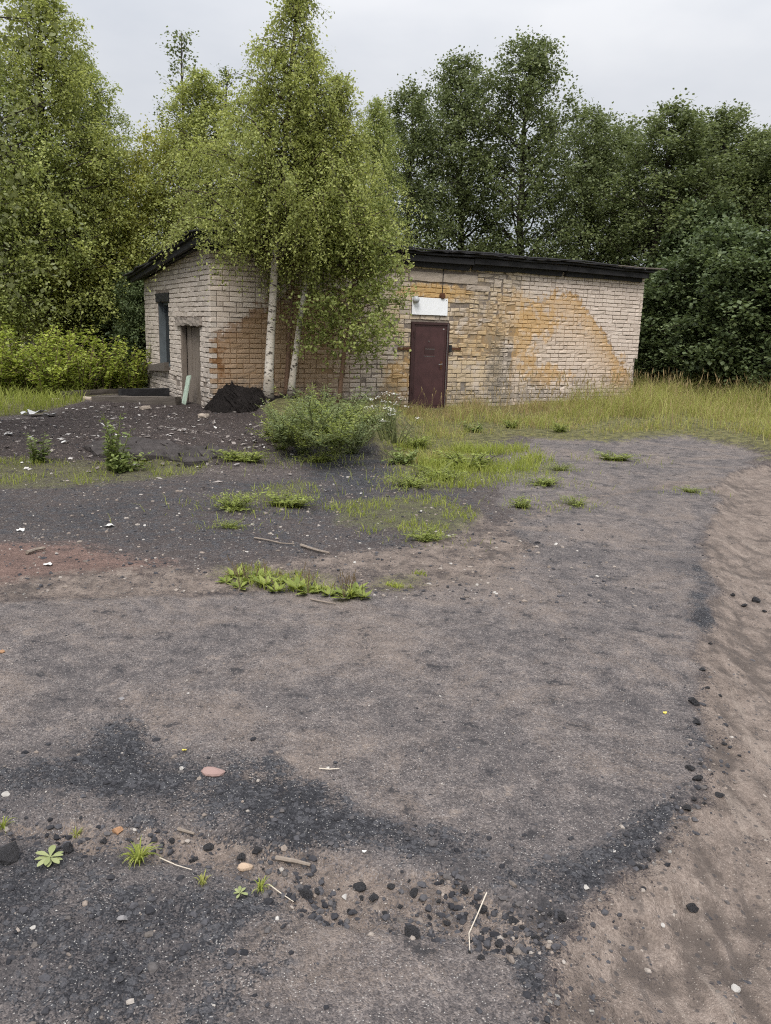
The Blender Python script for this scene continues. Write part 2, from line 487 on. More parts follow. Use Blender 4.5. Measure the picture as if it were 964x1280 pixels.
fine = np.arange(-42, 42.01, 0.2)
coarse = np.arange(45, 316, 3.0)
ANG = np.radians(np.concatenate([fine, coarse]))
rr = [0.25, 0.6, 0.95, 1.25]
while rr[-1] < 30: rr.append(rr[-1] * 1.0082)
while rr[-1] < 4500: rr.append(rr[-1] * 1.13)
RAD = np.array(rr)
gx = (RAD[:, None] * np.sin(ANG)[None]).ravel(); gy = (RAD[:, None] * np.cos(ANG)[None]).ravel()
GP = np.stack([gx, gy], -1)
GM = masks(GP)
GZ = height(GP, GM)
na, nr = len(ANG), len(RAD)
GV = np.concatenate([np.stack([gx, gy, GZ], -1), [[0, 0, GZ[:na].mean()]]])
ii = np.arange(nr - 1)[:, None] * na; jj = np.arange(na)[None]; j2 = (jj + 1) % na
GQ = np.stack([ii + jj, ii + j2, ii + na + j2, ii + na + jj], -1).reshape(-1, 4)[:, ::-1]
GT = np.stack([np.full(na, nr * na), (np.arange(na) + 1) % na, np.arange(na)], -1)[:, ::-1]

def ground_z(x, y):                                       # height of the built sheet at a place ahead of the camera
    d = min(max((math.degrees(math.atan2(x, y)) + 42) / 0.2, 0), len(fine) - 1.001); rd = math.hypot(x, y)
    j = int(d); i = min(max(int(np.searchsorted(RAD, rd)) - 1, 0), nr - 2)
    a_, b_ = d - j, min(max((rd - RAD[i]) / (RAD[i + 1] - RAD[i]), 0), 1)
    g = lambda p, q: GZ[p * na + q]
    return float((g(i, j) * (1 - a_) + g(i, j + 1) * a_) * (1 - b_) + (g(i + 1, j) * (1 - a_) + g(i + 1, j + 1) * a_) * b_)

def ground_zs(P):
    m = masks(P)
    return height(P, m), m

def make_ground_mat():
    m = Mat('ground_mix', 0.95, 0.2); m.dim = '2D'
    n_mid = m.noise(6.5, 7, 0.74)
    n_fine = m.noise(60.0, 3, 0.75)
    vcol, vdist = m.voro(210.0)
    vs = m.nt.nodes.new('ShaderNodeSeparateColor'); m.L(vcol, vs.inputs[0])
    vr, vg, vb = S(m, vs.outputs[0]), S(m, vs.outputs[1]), S(m, vs.outputs[2])
    wcol, wdist = m.voro(46.0)
    ws_ = m.nt.nodes.new('ShaderNodeSeparateColor'); m.L(wcol, ws_.inputs[0])
    wr, wg = S(m, ws_.outputs[0]), S(m, ws_.outputs[1])
    blot = m.noise(1.1, 7, 0.76, None, 0.5)
    nm = (n_mid - 0.5) * 2.6 + 0.5
    nf = (n_fine - 0.5) * 2.0 + 0.5
    def sharp(a, n, w=0.22, amp=1.7, dith=0.55): return (a + (n - 0.5) * amp + (wr - 0.5) * dith * 0.6 + (vb - 0.5) * dith).step(0.5 - w * 0.55, 0.5 + w * 0.55) * a.step(0.02, 0.3)
    grain = (nf * 0.24 + nm * 0.26 + vr * 0.38 + wr * 0.12).clamp()
    asp = m.ramp(grain, [(0.12, (0.034, 0.031, 0.032)), (0.5, (0.120, 0.104, 0.099)), (0.90, (0.275, 0.238, 0.218))])
    asp = m.mix(asp, (0.225, 0.176, 0.142), (blot + (vb - 0.5) * 0.16).step(0.47, 0.66) * (nf * 0.55 + 0.12))
    asp = m.mix(asp, (0.056, 0.053, 0.056), (blot + (vb - 0.5) * 0.22 + (n_mid - 0.5) * 0.35).step(0.49, 0.33) * 0.5)
    asp = m.mix(asp, (0.040, 0.038, 0.040), n_mid.step(0.41, 0.31) * 0.85)
    asp = m.mix(asp, (0.245, 0.195, 0.160), n_mid.step(0.60, 0.72) * 0.5)
    speck = vg.step(0.965, 0.975) * vdist.step(0.45, 0.30)
    asp = m.mix(asp, (0.44, 0.42, 0.39), speck * 0.8)
    drk = m.ramp(grain, [(0.12, (0.009, 0.009, 0.011)), (0.55, (0.034, 0.034, 0.038)), (0.92, (0.115, 0.112, 0.116))])
    drk = m.mix(drk, (0.085, 0.084, 0.090), wr.step(0.72, 0.76) * wdist.step(0.50, 0.36) * 0.6)
    drk = m.mix(drk, (0.42, 0.40, 0.37), speck * 0.8)
    soil = m.ramp(grain, [(0.15, (0.013, 0.011, 0.011)), (0.55, (0.048, 0.037, 0.034)), (0.9, (0.14, 0.112, 0.100))])
    soil = m.mix(soil, (0.30, 0.26, 0.24), wg.step(0.93, 0.95) * wdist.step(0.45, 0.25) * 0.6)
    gravel = m.ramp(grain, [(0.12, (0.022, 0.019, 0.021)), (0.55, (0.082, 0.067, 0.062)), (0.9, (0.235, 0.198, 0.178))])
    gravel = m.mix(gravel, (0.40, 0.38, 0.34), wg.step(0.95, 0.965) * wdist.step(0.4, 0.25) * 0.6)
    sand = m.ramp((nm * 0.45 + nf * 0.25 + vr * 0.3).clamp(), [(0.2, (0.092, 0.073, 0.061)), (0.55, (0.166, 0.132, 0.111)), (0.9, (0.250, 0.203, 0.172))])
    rill = m.noise(3.0, 6, 0.70, m.mapped((1.9, 0.60, 1)), 1.6)
    sand = m.mix(sand, (0.078, 0.066, 0.060), rill.step(0.53, 0.70) * (nm * 0.5 + 0.25))
    sand = m.mix(sand, (0.27, 0.225, 0.19), rill.step(0.45, 0.30) * 0.45)
    sand = m.mix(sand, (0.074, 0.060, 0.052), (m.attr('rut') + (n_mid - 0.5) * 0.8).step(0.62, 0.22) * 0.85)  # low spots painted darker: damp, plus shading the shallow relief barely gets
    sand = m.mix(sand, (0.050, 0.046, 0.046), wg.step(0.90, 0.93) * wdist.step(0.42, 0.28) * 0.7)
    sand = m.mix(sand, (0.34, 0.30, 0.26), speck * 0.6)
    red = m.ramp(grain, [(0.15, (0.070, 0.050, 0.044)), (0.85, (0.25, 0.150, 0.118))])
    moss = m.ramp(grain, [(0.15, (0.040, 0.044, 0.016)), (0.85, (0.160, 0.160, 0.055))])
    grass = m.ramp(nm, [(0.25, (0.058, 0.056, 0.024)), (0.75, (0.150, 0.138, 0.062))])
    base = m.mix(gravel, asp, m.attr('asp'))
    base = m.mix(base, drk, sharp(m.attr('dark'), n_mid * 0.65 + blot * 0.35, 0.40, 3.4))
    base = m.mix(base, soil, sharp(m.attr('soil'), n_mid, 0.25))
    base = m.mix(base, red, sharp(m.attr('red'), n_mid, 0.35, 1.4) * 0.7)
    base = m.mix(base, sand, sharp(m.attr('sand'), n_mid * 0.6 + vg * 0.12 + blot * 0.28, 0.24, 2.4))
    base = m.mix(base, moss, sharp(m.attr('moss'), n_mid * 0.6 + n_fine * 0.4, 0.18, 2.6, 0.9) * 0.62)
    base = m.mix(base, grass, sharp(m.attr('grass'), n_mid, 0.25))
    m.base(base)
    soft = 1.0 - m.attr('sand').step(0.45, 0.95) * 0.35
    m.bump((n_fine * 0.5 + (1.0 - vdist) * 0.55) * soft + (1.0 - wdist) * 0.2 * soft, 0.8, 0.011)
    return m.mat
GROUND_MAT = make_ground_mat()

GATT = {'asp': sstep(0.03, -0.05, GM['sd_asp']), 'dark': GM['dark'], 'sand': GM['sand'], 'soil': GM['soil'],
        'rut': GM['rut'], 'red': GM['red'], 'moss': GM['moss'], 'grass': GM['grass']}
cls = np.where(GM['sandr'] > 0.5, 2, np.where(GATT['asp'] > 0.5, 1, 0))
qc = cls[GQ[:, 0]]
for k, nm in ((0, 'ground'), (1, 'asphalt_pavement'), (2, 'sandy_road')):
    q = GQ[qc == k]; t = GT if k == 1 else np.zeros((0, 3), np.int64)
    used = np.unique(np.concatenate([q.ravel(), t.ravel()])) if len(t) else np.unique(q)
    remap = np.zeros(len(GV), np.int64); remap[used] = np.arange(len(used))
    mb = MB()
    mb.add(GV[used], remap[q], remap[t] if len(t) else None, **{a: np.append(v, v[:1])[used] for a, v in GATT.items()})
    o = mb.build(nm, GROUND_MAT, None, True)
    o['kind'] = 'structure'

# ================================================================== BRICK BUILDING
def make_brick_mat(mortar=False):
    m = Mat('mortar' if mortar else 'silicate_brick', 0.92, 0.15); m.dim = '2D'
    # local coordinates of the building come in as attributes: wu along the wall, wz height, side = 1 on the gable wall
    u = m.attr('wu'); z = m.attr('wz'); side = m.attr('side'); rnd = m.attr('rnd')
    cmb = m.nt.nodes.new('ShaderNodeCombineXYZ')
    m.L((u + side * 40.0).s, cmb.inputs[0]); m.L(z.s, cmb.inputs[1])
    vec = cmb.outputs[0]
    n1 = m.noise(1.3, 5, 0.6, vec); n2 = m.noise(6.0, 5, 0.65, vec); n3 = m.noise(40.0, 4, 0.7, vec)
    fr = 1.0 - side
    if mortar:
        c = m.ramp((n2 * 0.6 + n3 * 0.4).clamp(), [(0.3, (0.120, 0.097, 0.080)), (0.7, (0.270, 0.225, 0.190))])
    else:
        c = m.ramp(rnd, [(0.0, (0.36, 0.305, 0.250)), (0.3, (0.48, 0.41, 0.345)), (0.65, (0.57, 0.49, 0.420)), (1.0, (0.65, 0.575, 0.50))])
        # the right half is pinker and cleaner, the gable greyer
        c = m.mix(c, (0.62, 0.515, 0.445), u.step(6.5, 9.5) * fr * 0.55)
        c = m.mix(c, (0.40, 0.36, 0.32), side * 0.50)
        c = m.mix(c, (0.47, 0.355, 0.205), fr * u.step(3.0, 4.2) * u.step(8.2, 6.4) * (n1 + rnd * 0.3).step(0.42, 0.75) * 0.75)
    def ell(cu, cz, ru, rz):
        du = (u - cu) / ru; dz = (z - cz) / rz
        return (1.0 - (du * du + dz * dz) + (n2 - 0.5) * 3.2 + (n1 - 0.5) * 2.0).step(-0.1, 0.9) * fr
    def rim(pixels, fall, lo, hi):
        pts = sorted((front(px, py)) for px, py in pixels)
        e = m.curve(u / 12.0, [(p[0] / 12.0, p[1] / 4.0) for p in pts]) * 4.0
        d = e - z + (n2 - 0.5) * 0.65 + (n1 - 0.5) * 0.5 + (n3 - 0.5) * 0.25
        return d.step(-0.03, 0.10) * ((d / fall) * -1.0).exp() * u.step(lo, lo + 0.15) * u.step(hi, hi - 0.15) * fr, d
    # big arch-shaped ochre stain on the right
    arch, d_arch = rim([(632, 520), (640, 440), (648, 402), (660, 380), (680, 367), (700, 362), (715, 368), (735, 386), (752, 410),
                        (772, 442), (785, 468), (795, 500)], 0.75, 6.6, 11.5)
    ochre = (arch * 0.95).max(ell(*front(672, 400), 0.85, 0.55) * 0.85).max(ell(*front(655, 440), 0.45, 0.8) * 0.75)
    ochre = ochre.max(ell(*front(690, 470), 0.70, 0.33) * 0.8).max(ell(*front(772, 465), 0.35, 0.55) * 0.85).max(ell(*front(640, 400), 0.9, 0.8) * 0.5)
    ochre = ochre.max(ell(*front(545, 365), 1.1, 0.22) * 0.8).max(ell(*front(500, 480), 0.5, 0.7) * 0.7).max(ell(*front(600, 420), 1.0, 0.6) * 0.45)
    # rust run-off near the corner
    r2, d2 = rim([(262, 425), (270, 412), (285, 402), (305, 390), (330, 375), (360, 366), (400, 362), (440, 362)], 0.22, -0.1, 3.5)
    rust = (r2 * 1.0).max(ell(0.18, 0.95, 0.22, 0.55) * 0.9)
    under = d2.step(0.0, 0.25) * u.step(3.6, 2.2) * fr
    c = m.mix(c, (0.34, 0.205, 0.095), under * 0.68)
    c = m.mix(c, (0.200, 0.090, 0.030), (rust * (n2 + 0.15).step(0.35, 0.62)) * 0.95)
    c = m.mix(c, (0.475, 0.285, 0.095), (ochre * (n2 * 0.6 + n1 * 0.2 + rnd * 0.22 + 0.03).step(0.31, 0.52)) * 0.90)
    rimline = d_arch.step(-0.015, 0.03) * d_arch.step(0.16, 0.03) * u.step(8.2, 9.2) * fr
    c = m.mix(c, (0.23, 0.125, 0.050), rimline * n2.step(0.40, 0.6) * 0.75)
    # soot-grey dirt streak, darker grey foot of the walls, darker broken band under the roof
    c = m.mix(c, (0.125, 0.112, 0.092), ell(*front(626, 465), 0.50, 1.05) * n3.step(0.32, 0.58) * 0.85)
    c = m.mix(c, (0.27, 0.215, 0.150), ell(*front(600, 400), 1.0, 0.9) * n2.step(0.40, 0.62) * 0.6)
    c = m.mix(c, (0.200, 0.180, 0.160), (z * -1.0 + 0.75 + (n1 - 0.5) * 1.2).step(0.0, 0.55) * n2.step(0.34, 0.56) * 0.62)
    c = m.mix(c, (0.10, 0.088, 0.075), fr * (z * -1.0 + 1.0 + (n1 - 0.5) * 0.9).step(0.2, 0.9) * u.step(3.2, 0.8) * n2.step(0.35, 0.62) * 0.7)
    c = m.mix(c, (0.150, 0.135, 0.118), (z + (n1 - 0.5) * 0.8 - 2.55 + side * u * 0.10).step(0.1, 0.7) * n2.step(0.42, 0.66) * 0.55 * (1.0 - u.step(6.5, 8.5) * 0.7))
    c = m.mix(c, (0.19, 0.17, 0.15), side * (u * 1.0 - 3.6 + (n1 - 0.5) * 2.0).step(0.0, 1.6) * n2.step(0.38, 0.6) * 0.55)
    c = m.scale_col(c, n3 * 0.45 + 0.78)
    m.base(c)
    m.bump(n3 * 0.7 + n2 * 0.5, 0.55, 0.008)
    return m.mat
BRICK = make_brick_mat(); MORTAR = make_brick_mat(True)
CONCRETE = simple('old_concrete', (0.25, 0.215, 0.185), 0.45, 9, 0.95, 0.7, 0.02)
CONCRETE_PALE = simple('pale_concrete', (0.40, 0.335, 0.275), 0.35, 5, 0.95, 0.6, 0.015)
OLDWOOD = simple('grey_old_wood', (0.175, 0.145, 0.120), 0.55, 3.0, 0.9, 0.5, 0.01, 0.2, (9, 9, 0.8))
OLDWOOD2 = simple('grey_old_wood_lying', (0.10, 0.085, 0.072), 0.5, 3.0, 0.9, 0.5, 0.01, 0.2, (0.8, 9, 9))
CHARWOOD = simple('tarred_black_wood', (0.016, 0.015, 0.016), 0.6, 3.0, 0.75, 0.6, 0.01, 0.35, (0.7, 8, 8))
FELT = simple('roofing_felt', (0.026, 0.025, 0.027), 0.6, 4.0, 0.8, 0.7, 0.02, 0.3)
FELT_BLACK = simple('frayed_black_felt', (0.019, 0.016, 0.015), 0.95, 9.0, 1.0, 1.0, 0.05, 0.1)
FELT_WORN = simple('worn_roofing_felt', (0.056, 0.049, 0.047), 0.85, 7.0, 0.95, 1.0, 0.03, 0.1)
REVEAL = simple('blue_grey_plaster', (0.105, 0.120, 0.128), 0.35, 5, 0.9, 0.3)
DARKIN = simple('dark_interior', (0.02, 0.02, 0.02), 0.3, 3, 0.95, 0.1)
PAINTDOOR = simple('maroon_door_paint', (0.060, 0.027, 0.027), 0.55, 5, 0.55, 0.18, 0.004, 0.35)
PAINTFRAME = simple('maroon_frame_paint', (0.045, 0.022, 0.021), 0.40, 8, 0.6, 0.3, 0.004, 0.3)
RUST = simple('rusty_iron', (0.095, 0.042, 0.022), 0.55, 18, 0.85, 0.5, 0.004)
STEEL = simple('dull_steel', (0.28, 0.27, 0.26), 0.3, 14, 0.45, 0.2, 0.003, 0.5, (1, 1, 1), 0.7)
WHITEBOARD = simple('white_signboard', (0.80, 0.81, 0.83), 0.07, 5, 0.5, 0.05)
GLOBE = simple('grey_lamp_glass', (0.42, 0.43, 0.44), 0.2, 8, 0.3, 0.1)
GREENPAINT = simple('pale_green_paint', (0.36, 0.44, 0.36), 0.25, 5, 0.7, 0.2)
GLASSDARK = Mat('dusty_dark_glass', 0.25, 0.5).base((0.018, 0.020, 0.022)).mat
WHITEPAINT = simple('white_paint', (0.55, 0.54, 0.52), 0.1, 9, 0.7)

bld = empty('brick_building', CORNER, TH)
tag(bld, 'low abandoned pale brick building with black shed roof behind the birches', 'building')
front_wall_e = None

def slope_z(v): return WH + 0.03 - (WH - WH2) / L2 * v

# ---- openings (u0, u1, z0, z1)
DOOR_F = (4.46, 5.45, -0.05, 1.88)
WIN_S = (2.92, 3.85, 0.72, 2.15)
DOOR_S = (0.70, 2.06, -0.05, 1.64)
def core(openings, ulen, topf, thick, make, mb, setback, ustart):
    us = sorted({ustart, ulen, *[o[0] for o in openings], *[o[1] for o in openings]})
    for a, b in zip(us[:-1], us[1:]):
        mid = (a + b) / 2
        op = [o for o in openings if o[0] < mid < o[1]]
        z = -0.3
        segs = []
        for o in sorted(op, key=lambda o: o[2]):
            if o[2] > z: segs.append((z, o[2]))
            z = o[3]
        segs.append((z, None))
        for z0, z1 in segs:
            za, zb = (z1, z1) if z1 is not None else (topf(a), topf(b))
            make(mb, a, b, z0, za, zb, setback, thick)

def mk_front(mb, a, b, z0, za, zb, s, t):
    V = [(a, s, z0), (b, s, z0), (b, t, z0), (a, t, z0), (a, s, za), (b, s, zb), (b, t, zb), (a, t, za)]
    mb.hexa(V, wu=[p[0] for p in V], wz=[p[2] for p in V], side=0, rnd=0.5)

def mk_side(mb, a, b, z0, za, zb, s, t):
    V = [(s, b, z0), (s, a, z0), (t, a, z0), (t, b, z0), (s, b, zb), (s, a, za), (t, a, za), (t, b, zb)]
    mb.hexa(V, wu=[p[1] for p in V], wz=[p[2] for p in V], side=1, rnd=0.5)

SB = 0.016                                                # how deep the joints lie behind the brick faces
mb = MB(); core([DOOR_F], L1 - 0.09, lambda u: WH, 0.38, mk_front, mb, SB, 0.04)
front_wall = mb.build('front_wall', MORTAR, bld)
mb = MB(); core([WIN_S, DOOR_S], L2, slope_z, 0.38, mk_side, mb, SB, 0.381)
for vv in mb.v: pass
side_wall = mb.build('gable_wall', MORTAR, bld)
side_wall['label'] = 'gable wall with a blank window and a plank door'
mb = MB()
V = [(0.38, L2 - 0.3, -0.3), (L1 - 0.38, L2 - 0.3, -0.3), (L1 - 0.38, L2, -0.3), (0.38, L2, -0.3)]
mb.hexa(V + [(p[0], p[1], slope_z(p[1]) - 0.02) for p in V], wu=0, wz=2, side=0, rnd=0.5); mb.build('rear_wall', MORTAR, bld)
mb = MB()
V = [(L1 - 0.38, 0.381, -0.3), (L1 - 0.09, 0.381, -0.3), (L1 - 0.09, L2, -0.3), (L1 - 0.38, L2, -0.3)]
mb.hexa(V + [(p[0], p[1], slope_z(p[1]) - 0.02) for p in V], wu=11, wz=2, side=0, rnd=0.5); mb.build('end_wall', MORTAR, bld)
mb = MB(); mb.box(0.4, L1 - 0.4, 0.4, L2 - 0.35, -0.12, -0.02); mb.build('floor_slab', DARKIN, bld)

# ---- bricks
PITCH_Z, JOINT = 0.0965, 0.0085
def crack_u(z):                                           # zig-zag crack right of the door
    return 6.72 + 0.13 * math.sin(z * 7.0) + 0.07 * math.sin(z * 17 + 1) + 0.10 * (z - 2)

def lay(ulen, topf, openings, holes, seed, is_front):
    r = np.random.default_rng(seed)
    out = []
    for i in range(-1, 34):
        z0 = i * PITCH_Z
        pattern = [0.26] if i % 2 == 0 else [0.26]
        own = (i % 2 == 0) == is_front                     # this wall's brick turns the corner in this course
        u = 0.0 if own else 0.131
        lo = u
        if is_front and i % 6 == 3: pattern = [0.13, 0.26]
        k = 0
        end = ulen - (0.0 if (not is_front or z0 > 1.12) else 0.10 + 0.05 * (i % 2))
        while u < end - 0.02:
            l = pattern[k % len(pattern)]; k += 1
            if r.random() < (0.26 if is_front else 0.08): l = 0.13
            a, b = max(u, lo), min(u + l, end); u += l
            if b - a < 0.05: continue
            za, zb = z0, z0 + PITCH_Z - JOINT
            top = min(topf(a), topf(b))
            if za > top - 0.02: continue
            zb = min(zb, top)
            segs = [(a, b - JOINT)]
            for (o0, o1, p0, p1) in openings + holes:
                if zb > p0 + 0.02 and za < p1 - 0.02:
                    ns = []
                    for s0, s1 in segs:
                        if s1 <= o0 or s0 >= o1: ns.append((s0, s1)); continue
                        if s0 < o0 - 0.03: ns.append((s0, o0))
                        if s1 > o1 + 0.03: ns.append((o1, s1))
                    segs = ns
            for s0, s1 in segs:
                if is_front and 5.6 < s0 < 7.1 and 1.1 < za < 3.0 and r.random() < 0.035: continue    # fallen out
                out.append([s0, s1, za, zb])
    return out

LINTELS_F = [(4.36, 6.16, 2.735, 2.93), (5.86, 6.52, 2.60, 2.72)]
HOLES_F = [(5.855, 5.985, 0.415, 0.555)] + [(a - 0.006, b + 0.006, c - 0.006, d + 0.006) for a, b, c, d in LINTELS_F]
LINTEL_WS = (2.84, 3.97, 2.15, 2.345); LINTEL_DS = (0.51, 2.29, 1.645, 1.815)
HOLES_S = [(a - 0.006, b + 0.006, c, d + 0.006) for a, b, c, d in (LINTEL_WS, LINTEL_DS)] + [(0.62, 0.70, 2.52, 2.60)]
def brick_geo(B, is_front, r):
    a, b, z0, z1 = B
    messy = 0.0
    if is_front:
        messy = 1.0 if (5.4 < a < 7.2 and 1.0 < z0 < 3.2) else (0.75 if 2.2 < a < 4.6 and 0.5 < z0 < 1.9 else 0.25)
        if z0 < 0.5: messy = max(messy, 0.5)
    else:
        messy = 0.25 + (0.6 if z0 < 0.6 else 0)
    pr = r.normal(0, 0.0022 + 0.005 * messy)
    if messy > 0.7 and r.random() < 0.22: pr += 0.013          # sunk or spalled
    pr = float(np.clip(pr, -0.014, 0.022))
    j = 0.003 + 0.011 * messy
    da, db = r.uniform(0, j), r.uniform(0, j); dz0, dz1 = r.uniform(0, j) * 0.8, r.uniform(0, j) * 0.8
    if is_front and z0 > 0.95:
        cu = crack_u(z0)
        if a < cu < b:
            if cu - a < b - cu: da += 0.045
            else: db += 0.045
    if is_front and 5.65 < a < 6.75 and abs(z0 - (1.06 + 0.098 * (a > 6.2))) < 0.05: dz1 += 0.030
    a2, b2, y0, y1 = a + da, b - db, z0 + dz0, z1 - dz1
    ch = 0.006 + 0.005 * messy
    tilt = r.normal(0, 0.003 + 0.007 * messy, 4)
    ring = lambda d, i_: [(a2 + i_, y0 + i_, d), (b2 - i_, y0 + i_, d), (b2 - i_, y1 - i_, d), (a2 + i_, y1 - i_, d)]
    back = 0.118 if a < 0.02 else 0.05
    R = ring(back, 0) + ring(pr + 0.006, 0) + ring(pr, ch)
    R = np.array(R)
    R[4:, 0] += np.tile(tilt[:2].sum() * 0 + r.normal(0, 0.002 + 0.004 * messy, 4), 2)
    R[4:, 1] += np.tile(r.normal(0, 0.002 + 0.006 * messy, 4), 2)
    if r.random() < 0.25 + 0.35 * messy:                        # a knocked-off corner
        kx = r.integers(0, 4); R[8 + kx, 2] += r.uniform(0.006, 0.016)
        R[8 + kx, :2] += (R[8 + (kx + 2) % 4, :2] - R[8 + kx, :2]) * np.array([0.10, 0.10])
    V = np.stack([R[:, 0], R[:, 2], R[:, 1]], -1) if is_front else np.stack([R[:, 2], R[:, 0], R[:, 1]], -1)
    q = [(8, 9, 10, 11)] + [(4 + i, 4 + (i + 1) % 4, 8 + (i + 1) % 4, 8 + i) for i in range(4)] + [(i, (i + 1) % 4, 4 + (i + 1) % 4, 4 + i) for i in range(4)]
    if not is_front: q = [f[::-1] for f in q]
    rv = float(np.clip(r.normal(0.5, 0.24), 0, 1))
    return V, q, dict(wu=V[:, 0] if is_front else V[:, 1], wz=V[:, 2], side=0.0 if is_front else 1.0, rnd=rv)

all_b = []
for is_front, arr in ((True, lay(L1, lambda u: WH, [DOOR_F], HOLES_F, 5, True)), (False, lay(L2, slope_z, [WIN_S, DOOR_S], HOLES_S, 6, False))):
    for B in arr:
        cu, cz = (B[0] + B[1]) / 2, (B[2] + B[3]) / 2
        P = bl(cu, 0, cz) if is_front else bl(0, cu, cz)
        px, py, dep = to_px(P)
        e = E1 if is_front else E2
        px2, _, _ = to_px(P + e * (B[1] - B[0]) * 0.5); px1, _, _ = to_px(P - e * (B[1] - B[0]) * 0.5)
        area = abs(px2 - px1) * (B[3] - B[2]) / dep
        if is_front and 300 < px < 505 and py < 440: area *= 0.35        # behind the birch crown
        if cz < 0.15: area *= 0.3
        all_b.append((area, is_front, B))
order = sorted(range(len(all_b)), key=lambda i: -all_b[i][0])
single = set(order[:300])
rb = np.random.default_rng(11)
rest = MB()
for i, (area, is_front, B) in enumerate(all_b):
    V, q, at = brick_geo(B, is_front, rb)
    if i in single:
        mb = MB(); mb.add(V, q, **at); mb.build('brick', BRICK, front_wall if is_front else side_wall)
    else: rest.add(V, q, **at)
bw = rest.build('brickwork', BRICK, bld); bw['kind'] = 'stuff'

# ---- worn slabs with uneven edges
def slab(x0, x1, y0, y1, z0, z1, seed=0, n=(8, 2, 3), amp=0.012):
    r = np.random.default_rng(seed)
    mb = MB()
    import itertools
    nx, ny, nz = n
    idx = {}; V = []
    for i, j, k in itertools.product(range(nx + 1), range(ny + 1), range(nz + 1)):
        if i in (0, nx) or j in (0, ny) or k in (0, nz):
            p = np.array([x0 + (x1 - x0) * i / nx, y0 + (y1 - y0) * j / ny, z0 + (z1 - z0) * k / nz])
            ed = (i in (0, nx)) + (j in (0, ny)) + (k in (0, nz))
            c = np.array([(x0 + x1) / 2, (y0 + y1) / 2, (z0 + z1) / 2])
            p = p + r.normal(0, amp, 3) * 0.6
            if ed >= 2: p = p + (c - p) / (np.linalg.norm(c - p) + 1e-6) * amp * 1.5
            idx[i, j, k] = len(V); V.append(p)
    Q = []
    for i in range(nx):
        for j in range(ny):
            Q += [(idx[i, j, 0], idx[i, j + 1, 0], idx[i + 1, j + 1, 0], idx[i + 1, j, 0]), (idx[i, j, nz], idx[i + 1, j, nz], idx[i + 1, j + 1, nz], idx[i, j + 1, nz])]
    for i in range(nx):
        for k in range(nz):
            Q += [(idx[i, 0, k], idx[i + 1, 0, k], idx[i + 1, 0, k + 1], idx[i, 0, k + 1]), (idx[i, ny, k], idx[i, ny, k + 1], idx[i + 1, ny, k + 1], idx[i + 1, ny, k])]
    for j in range(ny):
        for k in range(nz):
            Q += [(idx[0, j, k], idx[0, j, k + 1], idx[0, j + 1, k + 1], idx[0, j + 1, k]), (idx[nx, j, k], idx[nx, j + 1, k], idx[nx, j + 1, k + 1], idx[nx, j, k + 1])]
    return mb.add(V, Q)

for k, (a, b, c, d) in enumerate(LINTELS_F):
    slab(a, b, -0.012, 0.1, c, d, 30 + k, (10, 2, 3), 0.006).build('concrete_lintel', CONCRETE_PALE, front_wall)
slab(-0.02, 0.1, LINTEL_WS[0], LINTEL_WS[1], LINTEL_WS[2], LINTEL_WS[3], 33, (2, 9, 3), 0.012).build('window_lintel', CHARWOOD, side_wall)
slab(-0.05, 0.12, LINTEL_DS[0], LINTEL_DS[1], LINTEL_DS[2], LINTEL_DS[3], 34, (2, 12, 3), 0.014).build('door_lintel', CONCRETE, side_wall)

# ---- gable window: painted reveal, timber frame, dark pane, askew sill board
win = MB().box(0.165, 0.18, WIN_S[0] + 0.02, WIN_S[1] - 0.02, WIN_S[2], WIN_S[3]).build('window', GLASSDARK, side_wall)
fr = MB()
for a, b, c, d in ((WIN_S[0], WIN_S[0] + 0.06, WIN_S[2], WIN_S[3]), (WIN_S[1] - 0.06, WIN_S[1], WIN_S[2], WIN_S[3]),
                   (WIN_S[0] + 0.06, WIN_S[1] - 0.06, WIN_S[3] - 0.06, WIN_S[3]), (WIN_S[0] + 0.06, WIN_S[1] - 0.06, WIN_S[2], WIN_S[2] + 0.06)):
    fr.box(0.13, 0.163, a, b, c, d)
fr.build('window_frame', REVEAL, win)
MB().box(0.024, 0.129, WIN_S[1] - 0.02, WIN_S[1] + 0.001, WIN_S[2], WIN_S[3]).build('window_reveal', REVEAL, win)
V = [(-0.16, 4.66, 0.57), (-0.16, 3.02, 0.65), (0.03, 3.02, 0.65), (0.03, 4.66, 0.57), (-0.14, 4.66, 0.685), (-0.14, 3.02, 0.84), (0.04, 3.02, 0.84), (0.04, 4.66, 0.685)]
MB().hexa(np.array(V) * [0.55, 1, 1] + [-0.02, 0, 0]).build('window_sill', OLDWOOD2, win)

# ---- gable plank door, set back in a timber jamb
door2 = MB().box(0.155, 0.17, DOOR_S[0] + 0.05, DOOR_S[1] - 0.05, 0.0, DOOR_S[3]).build('plank_door', DARKIN, side_wall)
pw = (DOOR_S[1] - DOOR_S[0] - 0.12) / 7
for i in range(7):
    a = DOOR_S[0] + 0.06 + i * pw
    d = rb.uniform(0, 0.012)
    slab(0.118 + d, 0.154, a, a + pw - 0.009, -0.02 + rb.uniform(0, 0.03), DOOR_S[3] - rb.uniform(0.0, 0.025), 50 + i, (1, 1, 8), 0.0022).build('plank', OLDWOOD, door2)
slab(0.02, 0.117, DOOR_S[1] - 0.055, DOOR_S[1] - 0.002, -0.02, DOOR_S[3] - 0.002, 60, (1, 1, 8), 0.003).build('door_jamb', OLDWOOD, door2)
slab(0.02, 0.117, DOOR_S[0] + 0.002, DOOR_S[0] + 0.055, -0.02, DOOR_S[3] - 0.002, 61, (1, 1, 8), 0.003).build('door_jamb', OLDWOOD, door2)
